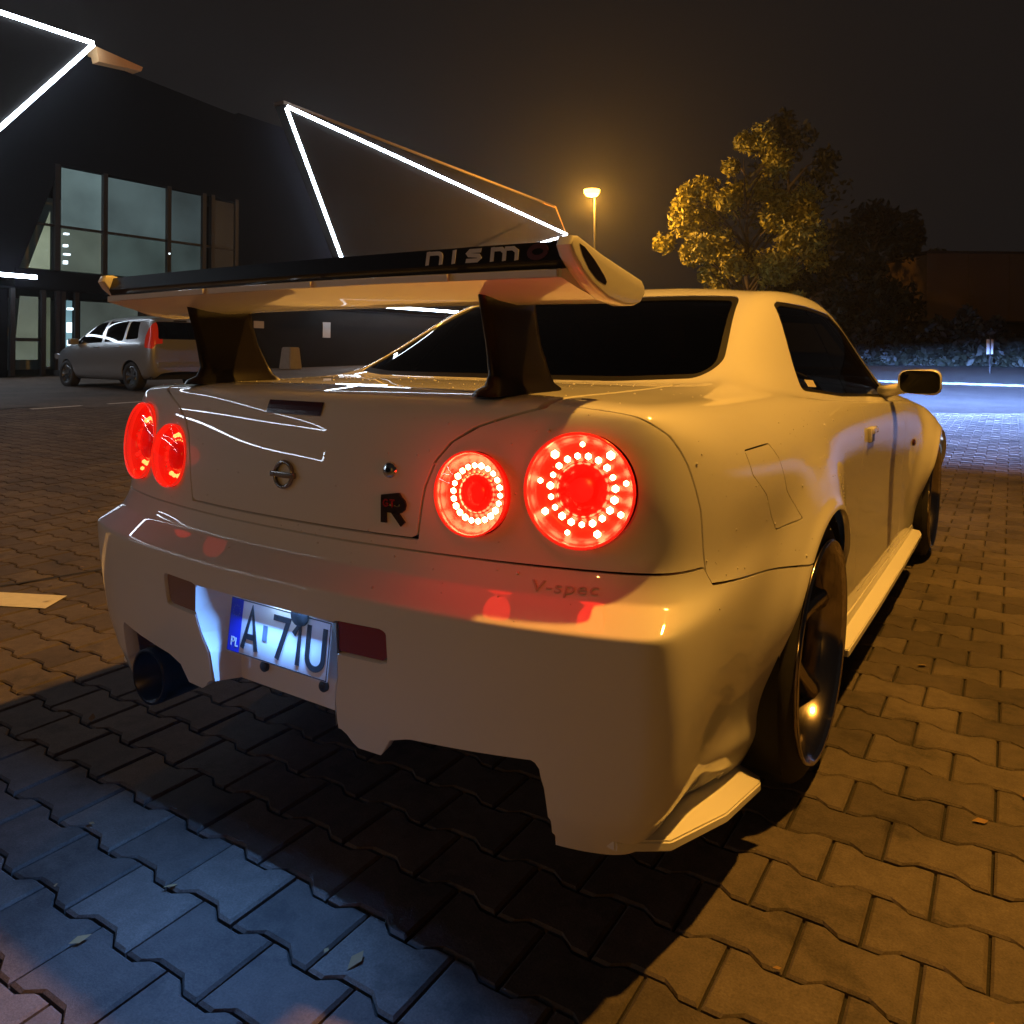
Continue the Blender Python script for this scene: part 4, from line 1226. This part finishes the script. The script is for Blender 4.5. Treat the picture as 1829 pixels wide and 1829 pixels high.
# the same zigzag goes on along the front behind the camera's left (seen mirrored in the boot lid)
for a, b_ in (((-3.4, 10.05), (-23.6, 6.75)), ((-6.5, 3.95), (-23.6, 6.65)), ((-6.5, 3.1), (-24.4, 3.1)), ((-24.4, 3.1), (-24.4, 4.4))):
    led(a, b_)
# glazing
WIN_T = []
def pane(name, poly, col, strength, x=-22.55):
    m = bpy.data.materials.new('lit_pane'); m.use_nodes = True; t = m.node_tree; b = t.nodes['Principled BSDF']
    b.inputs['Base Color'].default_value = (.02, .025, .03, 1); b.inputs['Roughness'].default_value = .08
    n = t.nodes.new('ShaderNodeTexNoise'); n.inputs['Scale'].default_value = .55; n.inputs['Detail'].default_value = 4
    tc = t.nodes.new('ShaderNodeTexCoord'); t.links.new(tc.outputs['Object'], n.inputs['Vector'])
    rp = t.nodes.new('ShaderNodeValToRGB'); rp.color_ramp.elements[0].position = .32; rp.color_ramp.elements[1].position = .68
    rp.color_ramp.elements[0].color = (*[c * .6 for c in col], 1); rp.color_ramp.elements[1].color = (*[c * 1.25 for c in col], 1)
    t.links.new(n.outputs['Fac'], rp.inputs[0]); t.links.new(rp.outputs[0], b.inputs['Emission Color']); b.inputs['Emission Strength'].default_value = strength * .8
    o = slab('window', poly, x - .03, x, m); o.name = name
    return o
TEAL = (.07, .105, .11)
pane('window', [(10.02, 4.74), (11.2, 4.74), (11.2, 6.44), (10.02, 6.44)], (.12, .18, .185), 1)
pane('window', [(11.36, 4.74), (13.34, 4.74), (13.34, 6.42), (11.36, 6.42)], TEAL, 1)
pane('window', [(13.5, 4.74), (14.66, 4.74), (14.66, 6.40), (13.5, 6.40)], (.05, .075, .08), 1)
pane('window', [(10.02, 3.42), (11.2, 3.42), (11.2, 4.66), (10.02, 4.66)], (.105, .135, .11), 1)
pane('window', [(11.36, 3.42), (13.34, 3.42), (13.34, 4.66), (11.36, 4.66)], (.055, .085, .082), 1)
pane('window', [(13.5, 3.42), (14.66, 3.42), (14.66, 4.66), (13.5, 4.66)], (.04, .062, .062), 1)
pane('window', [(15.15, 3.42), (16.0, 3.42), (16.0, 6.35), (15.15, 6.35)], (.022, .013, .007), 1)
pane('window', [(9.12, 3.42), (9.70, 3.42), (9.70, 5.1)], (.26, .31, .22), 1)
pane('window', [(8.8, 1.42), (9.38, 1.42), (9.38, 2.6), (8.9, 2.6)], (.17, .20, .15), 1)
pane('window', [(8.8, .80), (9.38, .80), (9.38, 1.32), (8.8, 1.32)], (.15, .18, .135), 1)
pane('window', [(9.62, .6), (9.72, .6), (9.72, 2.6), (9.62, 2.6)], (.10, .12, .08), 1)
pane('window', [(10.16, .6), (10.34, .6), (10.34, 2.55), (10.16, 2.55)], (.22, .42, .50), 1)
pane('window', [(10.6, .7), (12.4, .7), (12.4, 2.55), (10.6, 2.55)], (.075, .095, .085), 1)
# frame bars proud of the panes
for y in (9.86, 11.28, 13.42, 14.74, 15.08, 16.06):
    slab('mullion', [(y - .07, 3.39), (y + .07, 3.39), (y + .07, 6.5), (y - .07, 6.5)], -22.60, -22.44, FRAME)
slab('transom', [(9.0, 4.665), (16.1, 4.665), (16.1, 4.735), (9.0, 4.735)], -22.60, -22.46, FRAME)
for y in (8.68, 9.5, 9.9, 10.06, 10.45, 12.5):
    slab('mullion', [(y - .06, .35), (y + .06, .35), (y + .06, 2.8), (y - .06, 2.8)], -22.60, -22.47, FRAME)
slab('transom', [(8.68, 1.33), (9.5, 1.33), (9.5, 1.41), (8.68, 1.41)], -22.61, -22.48, FRAME)
# small bright fittings seen through the glass
for y, z, sy, sz in ((10.10, 4.15, .10, .07), (10.14, 3.9, .16, .05), (10.10, 3.66, .09, .10), (10.12, 4.5, .12, .05), (10.24, 2.3, .14, .07), (10.22, 1.75, .10, .30), (10.24, 1.30, .11, .16), (13.42, 4.28, .05, .05)):
    slab('lit_fitting', [(y - sy / 2, z - sz / 2), (y + sy / 2, z - sz / 2), (y + sy / 2, z + sz / 2), (y - sy / 2, z + sz / 2)], -22.53, -22.42, mat('lit_fitting', (.6, .8, .9), .4, emit=(.75, .9, 1), estr=2.2))
# notices by the entrance and the concrete block
PAPER = mat('paper', (.42, .38, .36), .8)
for y, z, sy, sz in ((17.15, 2.08, .45, .26), (20.5, 1.98, .42, .62)):
    slab('notice', [(y - sy / 2, z - sz / 2), (y + sy / 2, z - sz / 2), (y + sy / 2, z + sz / 2), (y - sy / 2, z + sz / 2)], -22.59, -22.57, PAPER)
bb = at_ground(519, 28.5)
bm = bmesh.new(); bmesh.ops.create_cone(bm, cap_ends=True, segments=4, radius1=.42, radius2=.32, depth=.80)
bmesh.ops.rotate(bm, cent=(0, 0, 0), matrix=Matrix.Rotation(R(45), 3, 'Z'), verts=bm.verts); bmesh.ops.translate(bm, vec=(0, 0, .40), verts=bm.verts)
bmesh.ops.bevel(bm, geom=list(bm.edges), offset=.03, segments=2, affect='EDGES')
cb = from_bm('concrete_block', bm, mat('pale_concrete', (.36, .32, .29), .85, noise=(6, .2)), None, 40, loc=tuple(bb))
tag(cb, 'small tapered concrete block standing in front of the black showroom', 'block')

# ---- silver hatchback van parked nose-in to the building
SILVER = mat('silver_paint', (.36, .37, .385), .28, .5, coat=.8, coat_rough=.04)
def parked_car():
    # local: x = 0 nose .. 4.2 tail (world +x), y = 0 near side .. 1.68 far side, z up
    L = [(.00, .50, .30, .58, .60), (.10, .66, .24, .70, .74), (.45, .76, .22, .82, .90), (.85, .81, .22, .89, .98), (1.10, .825, .22, .92, 1.06), (1.50, .835, .22, .95, 1.34), (1.90, .84, .22, .965, 1.54), (2.40, .84, .22, .985, 1.60), (2.95, .84, .22, 1.01, 1.61), (3.45, .835, .22, 1.04, 1.60), (3.80, .82, .24, 1.06, 1.56), (4.02, .79, .28, 1.07, 1.44), (4.12, .74, .34, 1.02, 1.10), (4.16, .68, .42, .80, .84)]
    V = []; F = []
    rows = 9
    for x, hw, zs, zb, zr in L:
        g = max(0, zr - zb); k = min(1, g / .5)
        sec = [(hw * .80, zs - .02), (hw * .95, zs + .03), (hw, (zs + zb) / 2 - .05), (hw * .995, zb - .10), (hw * .965, zb), (hw * (.965 - .10 * k), zb + g * .55), (hw * (.93 - .19 * k), zb + g * .92), (hw * .45, zr + .005), (0, zr + .015)]
        for y, z in sec: V.append((x, -y, z))
    n = len(L)
    nv = len(V); mir = {}
    for i in range(n):
        for r_ in range(rows):
            q = V[i * rows + r_]
            if r_ == rows - 1: mir[i * rows + r_] = i * rows + r_
            else: mir[i * rows + r_] = len(V); V.append((q[0], -q[1], q[2]))
    for i in range(n - 1):
        for r_ in range(rows - 1):
            q = (i * rows + r_, (i + 1) * rows + r_, (i + 1) * rows + r_ + 1, i * rows + r_ + 1)
            F.append(q); F.append(tuple(mir[k] for k in q[::-1]))
    for i in (0, n - 1):
        for r_ in range(rows - 1):
            a, b_ = i * rows + r_, i * rows + r_ + 1
            q = (a, b_, mir[b_], mir[a]) if b_ != mir[b_] else (a, b_, mir[a])
            F.append(q if i == 0 else q[::-1])
    me = bpy.data.meshes.new('c'); me.from_pydata(V, [], F); me.update()
    ob = bpy.data.objects.new('c', me); COL.objects.link(ob); md = ob.modifiers.new('s', 'SUBSURF'); md.levels = 3
    dg = bpy.context.evaluated_depsgraph_get(); dg.update(); ev = ob.evaluated_get(dg); em = ev.to_mesh()
    Q = np.array([v.co[:] for v in em.vertices]); FF = [tuple(p.vertices) for p in em.polygons]; NN = np.array([v.normal[:] for v in em.vertices])
    ev.to_mesh_clear(); bpy.data.objects.remove(ob)
    c_ = Q.mean(0); 
    if ((Q - c_) * NN).sum() < 0: NN = -NN; FF = [f[::-1] for f in FF]
    pt = Patch(Q, NN, FF)
    t = empty('parked_car', (-18.15, 8.30, .235)); t.rotation_euler[0] = 0
    tag(t, 'silver compact van parked nose-in to the black showroom, behind the wing', 'car')
    wheels = ((.80, .30), (3.42, .30))
    for wx, wz in wheels:
        pt, _ = pt.split(lambda V_: np.maximum(np.minimum(np.hypot(V_[:, 0] - wx, V_[:, 2] - wz) - .345, np.maximum(np.abs(V_[:, 0] - wx) - .345, V_[:, 2] - wz)), .55 - np.abs(V_[:, 1])))
    def cutside(poly, rnd=.02):
        sd = poly_sdf(poly, rnd); return lambda V_: np.maximum(sd(V_[:, 0], V_[:, 2]), .4 - np.abs(V_[:, 1]))
    f1 = cutside([(1.22, 1.00), (2.28, 1.04), (2.28, 1.46), (1.86, 1.44)]); g1, pt = pt.split(f1)[::-1]
    f2 = cutside([(2.40, 1.045), (3.10, 1.075), (3.10, 1.47), (2.40, 1.47)]); g2, pt = pt.split(f2)[::-1]
    f3 = cutside([(3.22, 1.09), (3.62, 1.12), (3.52, 1.44), (3.22, 1.46)]); g3, pt = pt.split(f3)[::-1]
    ws_ = poly_sdf([(-.60, 1.05), (.60, 1.05), (.50, 1.46), (-.50, 1.46)], .03)
    fw = lambda V_: np.maximum(ws_(V_[:, 1], V_[:, 2]), V_[:, 0] - 2.0); g4, pt = pt.split(fw)[::-1]
    rw_ = poly_sdf([(-.58, 1.12), (.58, 1.12), (.52, 1.44), (-.52, 1.44)], .03)
    fr = lambda V_: np.maximum(rw_(V_[:, 1], V_[:, 2]), 3.6 - V_[:, 0]); g5, pt = pt.split(fr)[::-1]
    fl_ = poly_sdf([(3.93, .92), (4.10, .90), (4.13, 1.05), (4.00, 1.40), (3.94, 1.44), (3.90, 1.15)], .015)
    ft = lambda V_: np.maximum(fl_(V_[:, 0], V_[:, 2]), .52 - np.abs(V_[:, 1])); tl, pt = pt.split(ft)[::-1]
    # door shut lines
    for xx_, z0, z1 in ((1.12, .35, 1.0), (2.34, .30, 1.48), (3.16, .62, 1.48)):
        pt, _ = pt.split(lambda V_: np.maximum(np.maximum(np.abs(V_[:, 0] - xx_) - .005, np.maximum(z0 - V_[:, 2], V_[:, 2] - z1)), .5 - np.abs(V_[:, 1])))
    pt.build('body', SILVER, t, .02)
    for g_, nm in ((g1, 'door_window'), (g2, 'rear_door_window'), (g3, 'quarter_window'), (g4, 'windscreen'), (g5, 'tailgate_window')):
        for pc_ in (g_.split(lambda V_: V_[:, 1]) if 'd' in nm[:4] + nm[-4:] and nm[:4] in ('door', 'rear', 'quar') else (g_,)):
            if pc_.F: pc_.build(nm, GLASS_DARK, t, 0, -.006)
    for tl_ in tl.split(lambda V_: V_[:, 1]):
        tl_.build('tail_lamp', mat('parked_lamp_red', (.55, .03, .012), .15, coat=.5, emit=(1, .05, .01), estr=.10), t, .01, .004)
    RIMS = mat('alloy_rim', (.45, .46, .48), .25, 1)
    for wx, wz in wheels:
        for sg in (-1, 1):
            V_, F_ = lathe([(-.20, .20), (-.20, .29), (-.18, .305), (-.02, .305), (0, .295), (.002, .22), (-.01, .205)], 36, 'y')
            w_ = add_mesh('wheel', [(a + wx, sg * (.80 + b_), c + wz) for a, b_, c in V_], F_, RUBBER, t, True)
            V_, F_ = lathe([(-.12, .205), (-.015, .208), (-.01, .195), (-.06, .185), (-.08, .06)], 36, 'y'); parts_ = [(V_, F_)]
            for k in range(7):
                a = 2 * math.pi * k / 7; sv = []
                for rr, hw_, yy in ((.03, .028, -.03), (.12, .024, -.022), (.195, .030, -.014)):
                    for s_ in (-hw_, hw_): sv.append((rr * math.cos(a) - s_ * math.sin(a), yy, rr * math.sin(a) + s_ * math.cos(a)))
                parts_.append((sv, [(0, 1, 3, 2), (2, 3, 5, 4)]))
            V_, F_ = merge(*parts_)
            add_mesh('rim', [(a + wx, sg * (.80 + b_), c + wz) for a, b_, c in V_], F_, RIMS, w_)
    bm = bmesh.new(); bm_box(bm, (2.05, 0, .30), (3.9, 1.40, .14)); from_bm('underbody', bm, DARK, t)
    bm = bmesh.new()
    for wx, wz in wheels: bm_box(bm, (wx, 0, .46), (.66, 1.3, .36))
    from_bm('wheel_housing', bm, DARK, t)
    for sg in (-1, 1):
        bm = bmesh.new(); bm_box(bm, (1.30, sg * .90, 1.04), (.13, .20, .14), None, .035); from_bm('mirror', bm, SILVER, t, 50)
        for xx_ in (2.12, 2.98):
            bm = bmesh.new(); bm_box(bm, (xx_, sg * .838, .92), (.20, .03, .03), None, .01); from_bm('door_handle', bm, SILVER, t, 50)
    bm = bmesh.new(); bm_box(bm, (4.15, 0, .55), (.06, 1.30, .10), None, .02); from_bm('rear_bumper_strip', bm, SILVER, t, 50)
    bm = bmesh.new(); bm_box(bm, (3.95, -.0, 1.49), (.02, .3, .03)); from_bm('high_brake_lamp', bm, DARK, t)
    for sg in (-1, 1):
        bm = bmesh.new(); bm_box(bm, (.18, sg * .58, .70), (.26, .20, .13), Matrix.Rotation(R(-sg * 14), 4, 'Z'), .04); from_bm('headlamp', bm, mat('lamp_clear', (.5, .52, .55), .1, .6), t, 50)
    box('seat_row', (2.35, 0, .85), (.2, 1.2, .6), SEAT, t, .05)
    return t
pc = parked_car()

# ---- trees
def leaf_mat(name, col):
    m = bpy.data.materials.new(name); m.use_nodes = True; t = m.node_tree; b = t.nodes['Principled BSDF']
    geo = t.nodes.new('ShaderNodeNewGeometry'); rp = t.nodes.new('ShaderNodeValToRGB')
    rp.color_ramp.elements[0].color = (*[c * .55 for c in col], 1); rp.color_ramp.elements[1].color = (*[c * 1.45 for c in col], 1)
    t.links.new(geo.outputs['Random Per Island'], rp.inputs[0]); t.links.new(rp.outputs[0], b.inputs['Base Color']); b.inputs['Roughness'].default_value = .6
    return m
BARK = mat('bark', (.07, .055, .04), .9, bump=(20, .6, .02))
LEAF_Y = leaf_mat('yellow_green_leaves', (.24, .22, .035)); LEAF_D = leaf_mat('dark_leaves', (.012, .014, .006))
def tree(name, base, h, w_, label, leaf, nl, group, seed, lsize=.17, trunk_frac=.25, clumps=26, tight=1.0):
    rg = random.Random(seed); t = empty(name, base)
    parts_ = [tube([(0, 0, -.3), (rg.uniform(-.1, .1), rg.uniform(-.1, .1), h * .3), (rg.uniform(-.2, .2), rg.uniform(-.2, .2), h * .6), (rg.uniform(-.3, .3), rg.uniform(-.3, .3), h * .92)], [h * .022, h * .016, h * .009, .015], 9)]
    cl = []
    for k in range(clumps):
        f = rg.uniform(trunk_frac, 1.0); a = rg.uniform(0, 6.283)
        env = (w_ / 2) * (math.sin(math.pi * min(1, (f - trunk_frac) / (1 - trunk_frac) * .82 + .16)) ** .7)
        rr = env * rg.uniform(.35, 1.0)
        c = Vector((rr * math.cos(a), rr * math.sin(a), f * h)); cl.append((c, rg.uniform(.07, .15) * h * tight * (.8 if f > .8 else 1)))
        st_ = Vector((0, 0, max(.15 * h, f * h - rr * .8)))
        mid_ = st_.lerp(c, .5) + Vector((0, 0, .03 * h))
        parts_.append(tube([st_, mid_, c], [h * .007, h * .004, .012], 6))
    V, F = merge(*parts_); add_mesh('trunk', V, F, BARK, t, True)
    V = []; F = []
    for _ in range(nl):
        c, rad = cl[rg.randrange(len(cl))]
        d = Vector((rg.gauss(0, 1), rg.gauss(0, 1), rg.gauss(0, .8))); d = d.normalized() * rad * rg.random() ** .45
        p = c + d; s = lsize * rg.uniform(.6, 1.35)
        u = Vector((rg.gauss(0, 1), rg.gauss(0, 1), rg.gauss(0, 1))).normalized(); v_ = u.cross(Vector((rg.gauss(0, 1), rg.gauss(0, 1), rg.gauss(0, 1)))).normalized()
        i = len(V); V += [p - u * s, p + v_ * s * .42 + u * s * .1, p + u * s, p - v_ * s * .42 + u * s * .1]; F.append((i, i + 1, i + 2, i + 3))
    add_mesh('crown', V, F, leaf, t)
    tag(t, label, 'tree', group)
    return t
tree('leafy_tree', at_ground(1335, 41.5), 11.7, 9.6, 'tall yellow-green leafy tree lit from the left by the street lamp', LEAF_Y, 28000, 'trees beyond the kerb', 9, .15, .06, 52, .72)
for i, (u, s, h, wd, lab) in enumerate(((1405, 52, 15.5, 10, 'tallest dark tree, rising behind the lit leafy tree'), (1560, 46, 8.6, 6.0, 'dark tree right of the lit leafy tree, under the night sky'), (1625, 55, 9.4, 5.5, 'slim dark tree beside the brown hall'),
        (1480, 40, 5.2, 6.0, 'low dark tree behind the coupe\'s roof, at the lit tree\'s foot'))):
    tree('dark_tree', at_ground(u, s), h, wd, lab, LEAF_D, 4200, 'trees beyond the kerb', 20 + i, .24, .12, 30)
# hedge along the verge
rg = random.Random(5); V = []; F = []
for k in range(9000):
    u = rg.uniform(1440, 1990); s = rg.uniform(36.5, 38.5); p = at_ground(u, s); hh = 2.1 + .5 * math.sin(u * .03) + .3 * math.sin(u * .11)
    p.z += hh * rg.random() ** .8
    a = Vector((rg.gauss(0, 1), rg.gauss(0, 1), rg.gauss(0, 1))).normalized(); b_ = a.cross(Vector((rg.gauss(0, 1), rg.gauss(0, 1), rg.gauss(0, 1)))).normalized(); sz = rg.uniform(.12, .26)
    i = len(V); V += [p - a * sz, p + b_ * sz * .5, p + a * sz, p - b_ * sz * .5]; F.append((i, i + 1, i + 2, i + 3))
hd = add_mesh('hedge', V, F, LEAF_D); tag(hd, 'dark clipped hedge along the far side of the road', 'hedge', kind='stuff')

# ---- brown hall on the right
HALL = mat('brown_panel', (.16, .10, .055), .7, noise=(.5, .2))
h0 = at_ground(1655, 50); hall = empty('hall', tuple(h0)); tag(hall, 'low hall with a brown clad upper storey at the right edge', 'building')
rx = RH; fx = FH
def hbox(name, a0, a1, d0, d1, z0, z1, m):
    V = []
    for z in (z0, z1):
        for a, d in ((a0, d0), (a1, d0), (a1, d1), (a0, d1)): V.append(rx * a + fx * d + Vector((0, 0, z)))
    return add_mesh(name, V, [(0, 1, 2, 3), (7, 6, 5, 4), (0, 4, 5, 1), (1, 5, 6, 2), (2, 6, 7, 3), (3, 7, 4, 0)], m, hall)
for k in range(6): hbox('wall_panel', k * 2.6, k * 2.6 + 2.58, 0, .15, 2.5, 6.75, HALL)
hbox('upper_storey', 0, 15.6, .16, 12, 2.5, 6.7, HALL); hbox('roof_edge', -.1, 15.8, -.08, 12.2, 6.76, 6.9, mat('dark_flashing', (.05, .04, .035), .6))
hbox('ground_wall', .4, 15.2, 2.2, 11.8, -.3, 2.49, mat('dark_plinth', (.03, .028, .028), .8))
for k in range(4): hbox('column', .3 + k * 4.6, .55 + k * 4.6, .2, .45, -.3, 2.49, mat('column_grey', (.10, .09, .09), .7))

# ---- small sign on a post, far lamps
sgp = at_ground(1768, 29); sn = empty('road_sign', tuple(sgp)); tag(sn, 'small pale road sign on a thin post beside the kerb', 'sign')
V, F = tube([(0, 0, -.2), (0, 0, 1.35)], .03, 8); add_mesh('post', V, F, POLE, sn)
bm = bmesh.new(); bm_box(bm, (0, 0, 1.0), (.24, .03, .55), Matrix.Rotation(math.atan2(RH.y, RH.x), 4, 'Z'), .008)
from_bm('sign_plate', bm, mat('sign_white', (.8, .8, .8), .5), sn)
for u, v, s, lab in ((1556, 560, 62, 'upper of the tiny white lamps in the dark beyond the coupe'), (1568, 587, 60, 'lower of the tiny white lamps in the dark beyond the coupe'), (1535, 592, 60, 'tiny white lamp nearest the coupe\'s windscreen')):
    p = at(u, v, s); b0 = at_ground(u, s)
    t = empty('path_lamp', tuple(b0)); hh = p.z - b0.z
    V, F = tube([(0, 0, -.2), (0, 0, hh)], .04, 6); add_mesh('post', V, F, POLE, t)
    V, F = lathe([(hh - .10, .02), (hh - .05, .11), (hh + .05, .11), (hh + .1, .02)], 12, 'z'); add_mesh('lamp_globe', V, F, mat('far_lamp_glow', (1, 1, 1), .4, emit=(.9, .95, 1), estr=3), t)
    tag(t, lab, 'lamp', 'tiny path lamps')

# ---- damp night air: a thin even haze that glows round the street lamp
hz = bpy.data.materials.new('night_haze'); hz.use_nodes = True; t = hz.node_tree; t.nodes.clear()
o_ = t.nodes.new('ShaderNodeOutputMaterial'); pvv = t.nodes.new('ShaderNodeVolumePrincipled')
pvv.inputs['Color'].default_value = (.9, .9, .9, 1); pvv.inputs['Density'].default_value = .0009; pvv.inputs['Anisotropy'].default_value = .78
t.links.new(pvv.outputs[0], o_.inputs['Volume'])
hb = box('haze', (0, 15, 9.5), (860, 860, 23), hz); hb['kind'] = 'stuff'
